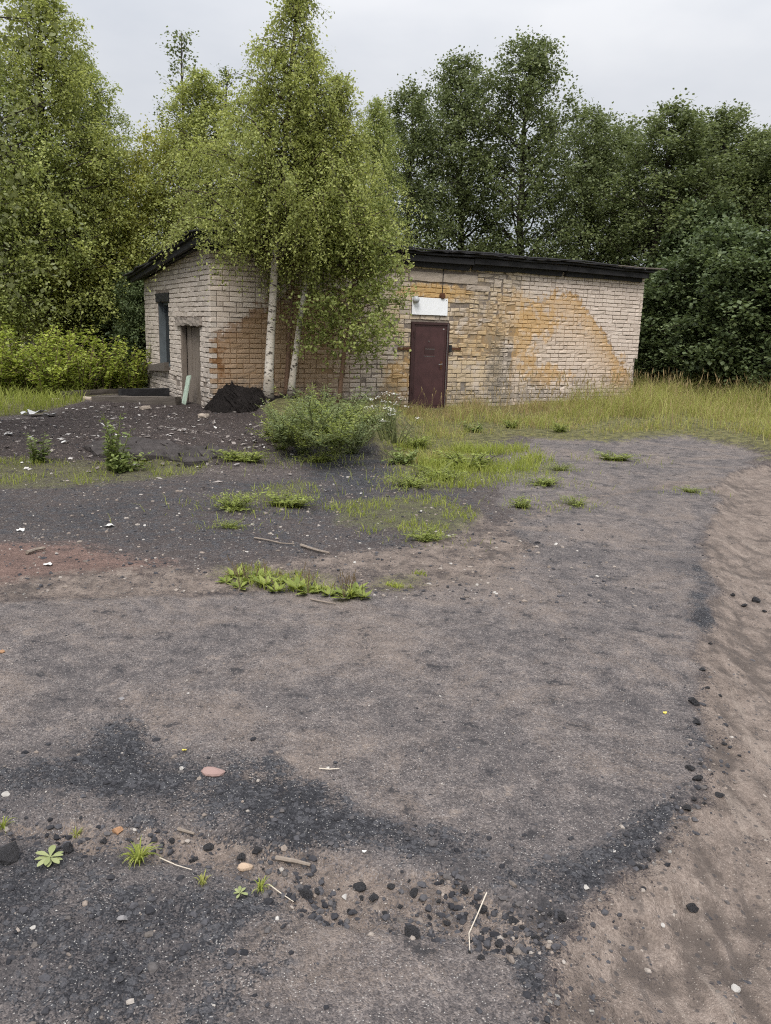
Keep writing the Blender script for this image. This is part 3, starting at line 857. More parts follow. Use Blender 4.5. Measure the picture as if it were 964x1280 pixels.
slab(-0.03, 0.116, DOOR_S[0] + 0.05, DOOR_S[1] - 0.055, -0.1, 0.03, 62, (2, 6, 1), 0.01).build('threshold', CONCRETE, door2)

# ---- maroon steel door
a, b, c, d = DOOR_F
sd = MB().box(a + 0.075, b - 0.07, -0.005, 0.03, 0.0, d - 0.06).build('steel_door', PAINTDOOR, front_wall)
sd['label'] = 'maroon painted steel door'
f = MB(); f.box(a + 0.003, a + 0.07, -0.025, 0.10, -0.05, d - 0.003); f.box(b - 0.065, b - 0.003, -0.025, 0.10, -0.05, d - 0.003)
f.box(a + 0.07, b - 0.065, -0.025, 0.10, d - 0.055, d - 0.003); f.build('door_frame', PAINTFRAME, sd)
f = MB(); f.box(b - 0.055, b - 0.045, -0.031, -0.0255, 0.05, d - 0.02); f.build('worn_frame_edge', STEEL, sd)
f = MB()
for zz in (0.06, d - 0.10): f.box(a + 0.10, b - 0.10, -0.009, -0.0052, zz, zz + 0.018)
for uu in (a + 0.10, b - 0.118): f.box(uu, uu + 0.018, -0.009, -0.0052, 0.078, d - 0.10)
f.build('pressed_border', PAINTFRAME, sd)
f = MB(); f.box(a + 0.36, a + 0.62, -0.012, -0.0052, 1.20, 1.36); f.build('number_plate', PAINTFRAME, sd)
f = MB(); f.box(a + 0.37, a + 0.62, -0.015, -0.0122, 1.30, 1.308); f.box(a + 0.35, a + 0.63, -0.011, -0.0052, 1.145, 1.152); f.build('scratch', STEEL, sd)
f = MB(); f.tube([(a + 0.46, -0.02, 1.47), (a + 0.46, -0.006, 1.47)], 0.012, 10); f.build('peephole', STEEL, sd)
f = MB(); f.box(b - 0.20, b - 0.155, -0.014, -0.0052, 0.86, 1.04); hp = f.build('handle_plate', RUST, sd)
f = MB(); f.tube([(b - 0.178, -0.014, 0.98), (b - 0.178, -0.055, 0.98), (b - 0.20, -0.062, 0.978), (b - 0.28, -0.062, 0.972)], 0.010, 8); f.build('door_handle', STEEL, sd)
for zz in (0.35, 1.55):
    MB().tube([(a + 0.066, -0.034, zz), (a + 0.066, -0.034, zz + 0.12)], 0.013, 8).build('hinge', PAINTFRAME, sd)
MB().box(b - 0.17, b - 0.13, -0.0085, -0.0052, d - 0.145, d - 0.13).build('white_sticker', WHITEPAINT, sd)
slab(4.12, 4.452, -0.034, -0.012, 1.275, 1.335, 70, (4, 1, 1), 0.003).build('iron_strap', RUST, front_wall)
slab(5.50, 5.78, -0.034, -0.012, 1.29, 1.345, 71, (4, 1, 1), 0.003).build('iron_strap', RUST, front_wall)
lk = MB(); lk.box(5.452, 5.515, -0.05, -0.01, 1.25, 1.40); lk.build('lock_hasp', CHARWOOD, front_wall)

# ---- roof: bitumen felt over boards, charred fascia beams, sagging edges
ROOF_OV_F, ROOF_OV_S = -0.30, -0.38
def roof_z(u, v):
    sag = -0.035 * math.sin(math.pi * min(max(u, 0), L1) / L1 * 2.0) + 0.02 * math.sin(u * 2.3)
    return WH + 0.165 + sag * 0.6 - (WH - WH2) / L2 * v
def sheet(us, vs, zf, th, amp, seed):
    r = np.random.default_rng(seed)
    nu, nv = len(us), len(vs); top = []; bot = []
    for i, u in enumerate(us):
        for j, v in enumerate(vs):
            e = amp if (i in (0, nu - 1) or j in (0, nv - 1)) else amp * 0.4
            du, dv, dz = r.normal(0, e), r.normal(0, e), r.normal(0, amp * 0.35)
            top.append((u + du, v + dv, zf(u, v) + dz)); bot.append((u + du, v + dv, zf(u, v) + dz - th))
    V = top + bot; N = nu * nv; Q = []
    g = lambda i, j: i * nv + j
    for i in range(nu - 1):
        for j in range(nv - 1):
            Q.append((g(i, j), g(i + 1, j), g(i + 1, j + 1), g(i, j + 1))); Q.append((N + g(i, j), N + g(i, j + 1), N + g(i + 1, j + 1), N + g(i + 1, j)))
    for i in range(nu - 1):
        Q.append((g(i, 0), N + g(i, 0), N + g(i + 1, 0), g(i + 1, 0))); Q.append((g(i, nv - 1), g(i + 1, nv - 1), N + g(i + 1, nv - 1), N + g(i, nv - 1)))
    for j in range(nv - 1):
        Q.append((g(0, j), g(0, j + 1), N + g(0, j + 1), N + g(0, j))); Q.append((g(nu - 1, j), N + g(nu - 1, j), N + g(nu - 1, j + 1), g(nu - 1, j + 1)))
    return MB().add(V, Q)
roof = sheet(np.linspace(ROOF_OV_S, L1 + 0.12, 60), np.linspace(ROOF_OV_F, L2 + 0.35, 14), roof_z, 0.022, 0.034, 80).build('roof', FELT, bld)
sheet(np.linspace(ROOF_OV_S + 0.05, L1 + 0.05, 40), np.linspace(ROOF_OV_F + 0.05, L2 + 0.25, 6), lambda u, v: roof_z(u, v) - 0.035, 0.035, 0.006, 81).build('deck_boards', CHARWOOD, roof)
seg = [(-0.30, 2.9), (2.92, 5.9), (5.92, 8.6), (8.62, L1 - 0.15)]
for k, (p, q) in enumerate(seg):                           # upper fascia under the eave, and the beam on the wall head
    zo = rb.uniform(-0.012, 0.012)
    V = [(p, -0.20, roof_z(p, 0) - 0.20 + zo), (q, -0.20, roof_z(q, 0) - 0.20 + zo), (q, -0.165, roof_z(q, 0) - 0.20 + zo), (p, -0.165, roof_z(p, 0) - 0.20 + zo)]
    V += [(x, y, z + 0.115) for x, y, z in V]
    MB().hexa(V).build('fascia_board', CHARWOOD, roof)
    zo = rb.uniform(-0.012, 0.012); zl = (3.03, 3.005, 3.03, 3.06)[k]
    slab(p + 0.02, q - 0.02, -0.075 - 0.012 * (k % 2), -0.026, zl + zo, roof_z((p + q) / 2, 0) - 0.08, 90 + k, (22, 1, 2), 0.013).build('wall_beam', CHARWOOD, roof)
for k in range(15):                                        # rafter ends
    u = 0.1 + k * 0.80
    z = roof_z(u, 0) - 0.075
    MB().box(u, u + 0.07, -0.162, 0.3, z - 0.11, z).build('rafter', CHARWOOD, roof)
for k, (x0, x1) in enumerate([(-0.26, -0.20), (-0.12, -0.05)]):   # barge boards along the gable
    V = [(x0, -0.15, roof_z(x0, -0.15) - 0.20), (x1, -0.15, roof_z(x0, -0.15) - 0.20), (x1, L2 + 0.2, roof_z(x0, L2 + 0.2) - 0.17 + 0.05 * k), (x0, L2 + 0.2, roof_z(x0, L2 + 0.2) - 0.17 + 0.05 * k)]
    V2 = [(x0, -0.15, roof_z(x0, -0.15) - 0.072), (x1, -0.15, roof_z(x0, -0.15) - 0.072), (x1, L2 + 0.2, roof_z(x0, L2 + 0.2) - 0.072), (x0, L2 + 0.2, roof_z(x0, L2 + 0.2) - 0.072)]
    MB().hexa(V + V2).build('barge_board', CHARWOOD, roof)
# thin laths lying along the eave, the last one sticking out past the wall
for k, (p, q, y, dz, rad) in enumerate([(3.4, 7.3, -0.31, 0.02, 0.016), (6.9, 10.1, -0.30, 0.018, 0.018), (9.3, L1 + 0.42, -0.29, 0.016, 0.02), (5.0, 9.0, -0.18, 0.025, 0.014), (0.2, 3.6, -0.3, 0.02, 0.016)]):
    us = np.linspace(p, q, 12)
    pts = [(u, y + 0.01 * math.sin(u * 3), roof_z(u, y) + dz + 0.006 * math.sin(u * 5)) for u in us]
    MB().tube(pts, rad, 6).build('eave_lath', OLDWOOD2 if k == 2 else FELT, roof)
for k, (u, v) in enumerate([(3.9, -0.1), (4.3, 0.1), (8.9, -0.05), (9.6, 0.0)]):
    slab(u, u + 0.35, v, v + 0.3, roof_z(u, v) + 0.005, roof_z(u, v) + 0.045, 100 + k, (4, 3, 1), 0.012).build('felt_patch', FELT, roof)

# ---- things fixed to the front wall
sg = MB()
sgn = empty('signboard', bl(4.90, -0.03, 2.03), TH)
tag(sgn, 'blank white rectangular signboard fixed above the maroon door', 'sign')
slab(-0.46, 0.46, -0.012, 0.006, 0.0, 0.365, 110, (4, 1, 2), 0.0015).build('panel', WHITEBOARD, sgn)
f = MB(); f.box(-0.462, 0.462, 0.0065, 0.02, 0.003, 0.362); f.build('backing_frame', OLDWOOD2, sgn)
for x in (-0.42, 0.42): MB().tube([(x, -0.02, 0.33), (x, -0.012, 0.33)], 0.008, 8).build('screw', RUST, sgn)

def uv_ball(mb, c, r, n=12, zmin=-1.0, zmax=1.0, sc=(1, 1, 1)):
    th = np.linspace(math.asin(zmin), math.asin(zmax), 8); ph = np.linspace(0, 2 * math.pi, n, endpoint=False)
    V = [(c[0] + r * sc[0] * math.cos(t) * math.cos(p), c[1] + r * sc[1] * math.cos(t) * math.sin(p), c[2] + r * sc[2] * math.sin(t)) for t in th for p in ph]
    Q = [(i * n + j, i * n + (j + 1) % n, (i + 1) * n + (j + 1) % n, (i + 1) * n + j) for i in range(7) for j in range(n)]
    return mb.add(V, Q)
u0, z0 = front(520.5, 374.5, -0.10)
lam = empty('wall_lamp', bl(u0, -0.02, z0), TH)
tag(lam, 'small round grey wall lamp overlapping the left corner of the white signboard', 'lamp')
mb = MB(); uv_ball(mb, (0, -0.075, 0), 0.075); mb.build('globe', GLOBE, lam, True)
MB().tube([(0, 0.015, 0.02), (0, -0.05, 0.03)], 0.05, 14).build('base', STEEL, lam)
u0, z0 = front(553.5, 370, -0.05)
jb = empty('junction_box', bl(u0, -0.02, z0), TH)
tag(jb, 'small rusty round junction box above the right end of the white signboard', 'junction box')
MB().tube([(0, 0.015, 0), (0, -0.05, 0)], 0.062, 14).build('housing', RUST, jb)
MB().tube([(0, -0.0505, 0), (0, -0.058, 0)], 0.045, 14).build('lid', RUST, jb)
MB().tube([(0.0, -0.01, 0.06), (0.005, -0.008, 0.35), (0.01, -0.01, 0.6)], 0.008, 6).build('cable', CHARWOOD, jb)

# ---- pale green board leaning by the plank door
gb0 = bl(-0.20, 1.22, 0.0); gz = ground_z(gb0[0], gb0[1])
gb = slab(-0.012, 0.012, -0.12, 0.12, -0.03, 0.60, 120, (1, 3, 6), 0.004).build('leaning_board', GREENPAINT)
gb.matrix_world = Matrix.Translation((gb0[0], gb0[1], gz)) @ Matrix.Rotation(TH, 4, 'Z') @ Matrix.Rotation(math.radians(14), 4, 'Y') @ Matrix.Rotation(math.radians(-7), 4, 'X')
tag(gb, 'short pale green painted board leaning against the grey plank door', 'board')

# ================================================================== VEGETATION
def leaves(mb, P, D, N, L, W, v, c):
    """diamond leaf blades: P base, D direction, N side reference, sizes, v leaf tone, c clump tone"""
    n = len(P)
    D = D / (np.linalg.norm(D, axis=1, keepdims=True) + 1e-9)
    Sd = np.cross(D, N); Sd /= np.linalg.norm(Sd, axis=1, keepdims=True) + 1e-9
    L = np.broadcast_to(L, (n,))[:, None]; W = np.broadcast_to(W, (n,))[:, None]
    up = np.cross(Sd, D)
    V = np.stack([P, P + D * L * 0.45 + Sd * W * 0.5 + up * W * 0.08, P + D * L, P + D * L * 0.45 - Sd * W * 0.5 + up * W * 0.08], 1).reshape(-1, 3)
    q = np.arange(n * 4).reshape(-1, 4)
    mb.add(V, q, v=np.repeat(np.broadcast_to(v, (n,)), 4), c=np.repeat(np.broadcast_to(c, (n,)), 4))

def unit(r, n):
    a = r.normal(0, 1, (n, 3)); return a / (np.linalg.norm(a, axis=1, keepdims=True) + 1e-9)

def tree_meshes(seed, H, base_t, env, tr=0.08, nbr=60, ntw=10, nlf=28, leaf=(0.06, 0.045), rise=0.5, droop=0.0,
                lean=(0, 0), twig=0.55, spread=0.10, side=None, wig=0.04, tip_t=1.0, clump=0.5, thin=1.0):
    r = np.random.default_rng(seed)
    tz = np.linspace(0, 1, 14)
    wx = np.cumsum(r.normal(0, wig, 14)) * (tz > 0); wy = np.cumsum(r.normal(0, wig, 14)) * (tz > 0)
    tp = np.stack([lean[0] * tz ** 1.2 + wx * tz, lean[1] * tz ** 1.2 + wy * tz, H * tz], -1)
    rad = tr * (1 - tz) ** 0.8 + 0.008
    rad[0] *= 1.35; rad[1] *= 1.05
    T = MB(); C = MB()
    T.tube(tp, rad, 9, b=np.append(np.repeat(sstep(0.42, 0.75, tz), 9), [0, 1]))
    def tpos(t): return np.array([np.interp(t, tz, tp[:, k]) for k in range(3)])
    ga = r.uniform(0, 6.28)
    for i in range(nbr):
        t = base_t + (tip_t - base_t) * ((i + r.uniform(0, 1)) / nbr) ** 0.92
        ga += 2.39996 + r.normal(0, 0.35)
        a = ga
        Rr = env(t, a) * r.uniform(0.55, 1.08)
        if Rr < 0.05: continue
        p0 = tpos(max(0.0, t - r.uniform(0.0, 0.5) * rise * Rr / H))
        d = np.array([math.cos(a), math.sin(a), 0])
        end = p0 + d * Rr + np.array([0, 0, rise * Rr * r.uniform(0.6, 1.3)])
        mid = p0 + d * Rr * 0.5 + np.array([0, 0, rise * Rr * 0.75])
        ss = np.linspace(0, 1, 6)[:, None]
        bp = (1 - ss) ** 2 * p0 + 2 * ss * (1 - ss) * mid + ss ** 2 * end
        bp[1:] += r.normal(0, 0.03 * Rr, (5, 3))
        br = np.interp(t, tz, rad) * 0.45
        T.tube(bp, np.linspace(min(br, 0.022 + 0.008 * Rr), 0.004, 6), 5, False, b=1.0)
        k = max(3, int(ntw * (0.35 + 0.65 * min(1.5, Rr / (0.8 + 0.0 * H)))))
        btone = r.uniform(0, 1)
        for j in range(k):
            s = r.uniform(0.22, 1.0) if j else 1.0
            q0 = np.array([np.interp(s, ss[:, 0], bp[:, m]) for m in range(3)])
            td = d * r.uniform(0.1, 0.9) + r.normal(0, 0.75, 3) + np.array([0, 0, 0.35 - droop])
            td /= np.linalg.norm(td) + 1e-9
            tl = twig * r.uniform(0.5, 1.3) * (0.4 + 0.6 * min(1.0, (1.02 - t) / 0.35))
            nn = max(4, int(nlf * r.uniform(0.5, 1.5) * (1.0 if t < 0.8 else thin)))
            f = r.uniform(0.05, 1.0, nn) ** 0.8
            pts = q0 + td * (tl * f)[:, None]
            pts[:, 2] -= droop * tl * 0.9 * f ** 2
            pts = pts + r.normal(0, spread, (nn, 3)) * (0.4 + 0.6 * f)[:, None]
            D = unit(r, nn) + np.array([0, 0, -0.12 - droop * 0.45]) + td * 0.4
            N = unit(r, nn) * 0.8 + np.array([0, 0, 1.2])
            sz = r.uniform(0.5, 1.35, nn)
            tone = np.clip(clump * btone + (1 - clump) * r.uniform(0, 1), 0, 1)
            leaves(C, pts, D, N, leaf[0] * sz, leaf[1] * sz, r.uniform(0, 1, nn), tone)
            if j % 2 == 0:
                q1 = q0 + td * tl * 0.5 - np.array([0, 0, droop * tl * 0.22]); q2 = q0 + td * tl - np.array([0, 0, droop * tl * 0.9])
                T.tube([q0, q1, q2], [0.004, 0.003, 0.0015], 3, False, b=1.0)
    return T.mesh('trunk'), C.mesh('crown')

def plant_tree(name, label, loc, meshes, bark, leafm, group=None, rz=0.0, sc=(1, 1, 1), cat='tree'):
    o = empty(name, loc, rz); o.scale = sc
    tag(o, label, cat, group)
    link('trunk', meshes[0], bark, o, True); link('crown', meshes[1], leafm, o)
    return o

def bark_white():
    m = Mat('birch_bark', 0.75, 0.2)
    x, y, z = m.xyz()
    st = m.noise(1.0, 4, 0.6, m.mapped((9, 9, 26)))
    n = m.noise(3.0, 4, 0.6)
    c = m.ramp(n, [(0.3, (0.38, 0.33, 0.27)), (0.65, (0.60, 0.555, 0.49))])
    c = m.mix(c, (0.045, 0.036, 0.030), st.step(0.545, 0.61) * 0.92)
    c = m.mix(c, (0.055, 0.042, 0.034), (z * -1.0 + 0.28 + (n - 0.5) * 0.5).step(0.0, 0.25) * 0.85)
    c = m.mix(c, (0.060, 0.042, 0.032), m.attr('b'))
    m.base(c); m.bump(st, 0.5, 0.01)
    return m.mat
BARK_W = bark_white()
BARK_D = simple('dark_bark', (0.055, 0.045, 0.038), 0.5, 5, 0.95, 0.8, 0.03, 0.1, (4, 4, 0.8))
BARK_R = simple('brown_bark', (0.15, 0.095, 0.065), 0.5, 6, 0.95, 0.6, 0.02, 0.1, (6, 6, 2))
LF_BIRCH = leaf_mat('birch_leaves', (0.191, 0.225, 0.070), (0.472, 0.501, 0.162), (0.600, 0.600, 0.216), 0.45)
LF_BIRCH2 = leaf_mat('birch_leaves_deep', (0.161, 0.204, 0.064), (0.421, 0.462, 0.149), (0.561, 0.565, 0.207), 0.43)
LF_YELLOW = leaf_mat('yellow_green_leaves', (0.209, 0.228, 0.055), (0.480, 0.475, 0.127), (0.600, 0.554, 0.143), 0.45)
LF_DARK = leaf_mat('dark_poplar_leaves', (0.076, 0.099, 0.040), (0.215, 0.251, 0.105), (0.378, 0.410, 0.200), 0.42)
LF_DEEP = leaf_mat('deep_green_leaves', (0.053, 0.076, 0.035), (0.149, 0.190, 0.078), (0.276, 0.322, 0.147), 0.36)
LF_GREY = leaf_mat('grey_green_leaves', (0.112, 0.132, 0.050), (0.290, 0.310, 0.126), (0.502, 0.515, 0.264), 0.43)
LF_HEDGE = leaf_mat('raspberry_leaves', (0.193, 0.251, 0.047), (0.463, 0.516, 0.106), (0.600, 0.600, 0.146), 0.42)
LF_WEED = leaf_mat('weed_leaves', (0.105, 0.145, 0.040), (0.250, 0.300, 0.095), (0.34, 0.34, 0.13), 0.35)
LF_MUG = leaf_mat('mugwort_leaves', (0.127, 0.165, 0.072), (0.275, 0.325, 0.143), (0.396, 0.418, 0.220), 0.46)
LF_LOW = leaf_mat('low_weed_leaves', (0.145, 0.185, 0.036), (0.310, 0.350, 0.085), (0.40, 0.40, 0.12), 0.38)
GRASS_M = leaf_mat('grass_blades', (0.200, 0.220, 0.050), (0.430, 0.425, 0.130), (0.54, 0.49, 0.24), 0.42, 0.7)
GRASS_D = leaf_mat('dry_grass_blades', (0.230, 0.170, 0.080), (0.420, 0.320, 0.160), (0.50, 0.40, 0.23), 0.3, 0.8)

def env_birch(w, lo=0.35, tip=0.06, ex=1.05):
    # radius over relative height: wide in the lower middle, drawn to a point at the top
    def f(t, a):
        s = (t - lo) / (1 - lo)
        if s < 0: return w * 0.6
        return w * (0.62 + 0.38 * min(1, s / 0.25)) * max(tip, (1 - s) ** ex)
    return f
def env_oval(w, lo=0.1, p=0.55):
    def f(t, a):
        s = min(max((t - lo) / (1 - lo), 0), 1)
        return w * max(0.10, (math.sin(math.pi * min(1, 0.12 + s * 0.88))) ** p)
    return f

def base_on_bank(px, py, y):
    u, z = front(px, py, y); p = bl(u, y)
    return (p[0], p[1], ground_z(p[0], p[1]) - 0.03)

# ---- the birches in front of the building
b1 = base_on_bank(335, 503, -0.75)
plant_tree('birch_tree', 'tall birch with the thickest white trunk, nearest the building corner', b1,
           tree_meshes(101, 7.6, 0.36, env_birch(2.85, 0.30, 0.05, 1.3), 0.085, 124, 15, 44, (0.050, 0.036), 0.35, 0.8, (0.55, -0.1), 0.62, 0.055, wig=0.02, thin=0.5),
           BARK_W, LF_BIRCH, 'birches in front of the building')
b2 = base_on_bank(363, 500, -0.7)
plant_tree('birch_tree', 'birch with a slim white leaning trunk right of the thicker one', b2,
           tree_meshes(102, 5.7, 0.46, env_birch(2.25, 0.38), 0.060, 88, 15, 44, (0.050, 0.036), 0.3, 0.8, (0.85, -0.25), 0.6, 0.055, wig=0.02, thin=0.6),
           BARK_W, LF_BIRCH, 'birches in front of the building')
b3 = base_on_bank(357, 497, -0.45)
plant_tree('birch_tree', 'thin brownish birch stem between the two white birch trunks', b3,
           tree_meshes(103, 5.6, 0.50, env_birch(1.2, 0.45), 0.042, 40, 11, 28, (0.06, 0.045), 0.35, 0.6, (0.40, 0.1), 0.5, 0.09, wig=0.02),
           BARK_R, LF_BIRCH2, 'birches in front of the building')
b4 = base_on_bank(424, 505, -1.3)
plant_tree('alder_sapling', 'leafy dark green sapling hiding the wall between birches and maroon door', b4,
           tree_meshes(104, 3.6, 0.26, env_oval(1.15, 0.2), 0.035, 40, 12, 28, (0.066, 0.052), 0.25, 0.45, (0.35, -0.1), 0.45, 0.08, wig=0.03),
           BARK_R, LF_BIRCH2)

# ---- trees behind and beside the building
def spot(px, Y): return np.array([at_depth(px, 400, Y)[0], Y, 0.0])
def top_h(px, py, Y): return at_depth(px, py, Y)[2]

# dark poplars behind the roof: three crown shapes, used again and again
POP = [tree_meshes(201 + k, 11.0, 0.10, env_oval(2.05, 0.0, 0.5), 0.17, 112, 11, 28, (0.098, 0.076), 0.7, 0.1, (0.3 * (k - 1), 0.2), 0.8, 0.13, wig=0.07, clump=0.6)
       for k in range(3)]
pop_spots = [(510, 29.0, 118, 0.85, 0, 'dark poplar just right of the birch crown, lowest of the trees over the roof'),
             (578, 30.5, 74, 0.95, 1, 'dark poplar with rounded top standing behind the white signboard'),
             (655, 29.5, 60, 1.0, 2, 'tallest dark poplar behind the roof, its trunk showing through the leaves'),
             (722, 31.0, 142, 0.88, 0, 'dark poplar filling the gap right of the tallest one'),
             (800, 29.0, 134, 1.15, 1, 'broad dark poplar behind the right end of the roof'),
             (884, 30.0, 138, 1.15, 2, 'dark poplar with a double pointed top right of the roof end'),
             (955, 28.5, 165, 1.1, 0, 'dark poplar cut by the right edge of the picture'),
             (765, 34.0, 165, 1.0, 2, 'farther poplar filling the dip left of the broad one'),
             (845, 34.5, 160, 1.05, 1, 'farther poplar in the dip between the two right-hand crowns'),
             (920, 33.5, 170, 1.0, 2, 'farther poplar behind the right-hand crowns')]
for k, (px, Y, ty, w, v, lab) in enumerate(pop_spots):
    h = top_h(px, ty, Y)
    plant_tree('poplar_tree', lab, spot(px, Y), POP[v], BARK_D, LF_DARK, 'poplars behind the building', 1.3 * k, (w * 1.05, w * 1.05, h / 11.0))
# dense broadleaf thicket right of the building, foliage down to the ground
THK = [tree_meshes(221 + k, 5.2, 0.02, env_oval(1.75, -0.1, 0.45), 0.07, 90, 10, 24, (0.115, 0.095), 0.45, 0.25, (0.1, 0), 0.55, 0.15, wig=0.05, clump=0.6) for k in range(2)]
thk = [(842, 24.6, 330, 0, 'dark leafy maple bush beside the right corner of the brick wall'),
       (905, 23.0, 290, 1, 'tall dark leafy maple bush rising over the right grass bank'),
       (962, 21.5, 300, 0, 'dark leafy maple bush cut by the right edge of the picture'),
       (1010, 25.5, 250, 1, 'dark leafy maple bush mostly beyond the right edge behind the others'),
       (870, 27.0, 260, 0, 'dark leafy maple bush behind, between wall end and tall bush')]
for k, (px, Y, ty, v, lab) in enumerate(thk):
    h = top_h(px, ty, Y)
    plant_tree('maple_bush', lab, spot(px, Y), THK[v], BARK_D, LF_DEEP, 'bushes right of the building', 2.1 * k, (1.05, 1.05, h / 5.2), 'bush')
# left: tall birches and companions
LB = [tree_meshes(241 + k, 11.0, 0.16, env_birch(3.1, 0.12, 0.06, 0.62), 0.16, 140, 12, 34, (0.074, 0.056), 0.45, 0.7, (0.2, 0.1), 0.85, 0.09, wig=0.06, clump=0.6) for k in range(2)]
LC = tree_meshes(251, 6.0, 0.24, env_oval(1.7, 0.15, 0.6), 0.08, 80, 11, 28, (0.074, 0.056), 0.6, 0.5, (0.1, 0), 0.6, 0.12, wig=0.05, clump=0.6)
left = [('birch_tree', 62, 22.5, -40, LB[0], 1.0, LF_BIRCH, 'tallest birch on the left, its top leaving the picture'),
        ('birch_tree', -25, 21.0, -60, LB[1], 1.0, LF_BIRCH2, 'birch at the left edge behind the nearer branches'),
        ('birch_tree', 140, 25.0, 70, LB[1], 0.80, LF_BIRCH, 'birch with a stepped crown right of the tallest left one'),
        ('birch_tree', 268, 23.2, 92, LB[0], 0.92, LF_BIRCH, 'birch rising behind the gable roof left of the front birches'),
        ('birch_tree', 452, 25.5, 128, LB[1], 0.62, LF_YELLOW, 'yellowish birch peeping out right of the front birch crown')]
for k, (nm, px, Y, ty, me, w, lf, lab) in enumerate(left):
    h = top_h(px, ty, Y)
    plant_tree(nm, lab, spot(px, Y), me, BARK_D, lf, 'background birches', 0.9 * k + 0.4, (w, w, h / 11.0))
low = [(140, 24.6, 188, 1.0, LF_YELLOW, 'low yellow-green young birch over the shrubs left of the gable'),
       (212, 24.0, 170, 0.95, LF_BIRCH, 'slim green young birch directly behind the low end of the roof'),
       (85, 23.5, 260, 1.1, LF_BIRCH2, 'young birch in the left background under the tallest one'),
       (20, 24.5, 240, 1.1, LF_BIRCH2, 'young birch at the left edge above the far trunks')]
for k, (px, Y, ty, w, lf, lab) in enumerate(low):
    plant_tree('young_birch', lab, spot(px, Y), LC, BARK_D, lf, 'young birches on the left', 1.7 * k, (w, w, top_h(px, ty, Y) / 6.0))
# two loose upright aspens poking above the crowns
AS = tree_meshes(261, 11.0, 0.25, env_oval(0.75, 0.1, 0.5), 0.10, 46, 6, 16, (0.085, 0.070), 1.6, 0.0, (0.1, 0), 0.6, 0.11, wig=0.05)
for k, (px, Y, ty, lab) in enumerate([(232, 24.5, 46, 'thin aspen with a loose pointed top above the roof'), (276, 26.5, 86, 'thin aspen top just left of the front birch tip')]):
    plant_tree('aspen_tree', lab, spot(px, Y), AS, BARK_D, LF_DARK, 'aspens above the gable', 1.1 * k, (1, 1, top_h(px, ty, Y) / 11.0))
# dark understorey bushes by the gable
for k, (px, Y, ty, w, lab) in enumerate([(150, 24.2, 330, 0.85, 'dark bush in the shade just left of the gable'), (105, 27.0, 350, 0.9, 'dark bush further back between the far trunks and the gable'),
                                         (178, 22.3, 345, 0.55, 'small dark bush touching the rear edge of the gable')]):
    plant_tree('dark_bush', lab, spot(px, Y), THK[k % 2], BARK_D, LF_DEEP, 'shaded bushes left of the gable', 1.9 * k, (w, w, top_h(px, ty, Y) / 5.2), 'bush')
# near tree on the left whose branches hang into the picture
plant_tree('aspen_tree', 'near tree at the left edge with large pale hanging leaves', (-6.55, 9.6, 0),
           tree_meshes(271, 7.5, 0.22, env_oval(2.45, 0.1, 0.5), 0.12, 80, 9, 20, (0.088, 0.062), 0.35, 0.6, (0.3, 0), 0.6, 0.13, wig=0.04), BARK_D, LF_GREY)
# bare dark trunks of the far trees on the left
FT = tree_meshes(281, 9.0, 0.34, env_oval(1.6, 0.3, 0.5), 0.20, 40, 8, 22, (0.14, 0.11), 0.5, 0.2, (0.1, 0), 0.7, 0.2, wig=0.03)
for k, (px, Y, w, lab) in enumerate([(47, 35, 1.0, 'thick dark far trunk among the left background trees'), (60, 36, 0.75, 'dark far trunk right of the thick one'),
                                     (34, 38, 0.8, 'dark far trunk left of the thick one'), (18, 41, 0.6, 'thinnest dark far trunk nearest the left edge'), (84, 40, 0.6, 'dark far trunk half hidden by the shrub row')]):
    plant_tree('far_tree', lab, spot(px, Y), FT, BARK_D, LF_DEEP, 'far trees on the left', 0.7 * k, (w, w, 0.9))

# a distant wood closing the horizon
r = np.random.default_rng(290)
fw = MB()
for k in range(230):
    a = math.radians(r.uniform(-60, 60)); d = r.uniform(95, 150)
    c = np.array([d * math.sin(a), d * math.cos(a), 0]); h = r.uniform(6, 10); n = 130
    f = unit(r, n) * r.uniform(0.5, 1, (n, 1)) * np.array([3.0, 3.0, h * 0.5]) + c + np.array([0, 0, h * 0.5])
    leaves(fw, f, unit(r, n), unit(r, n) + np.array([0, -1.0, 0.5]), 1.6, 1.3, r.uniform(0, 1, n), r.uniform(0, 1))
o = fw.build('far_wood', LF_DEEP); tag(o, 'distant wood along the horizon', 'wood', kind='stuff')

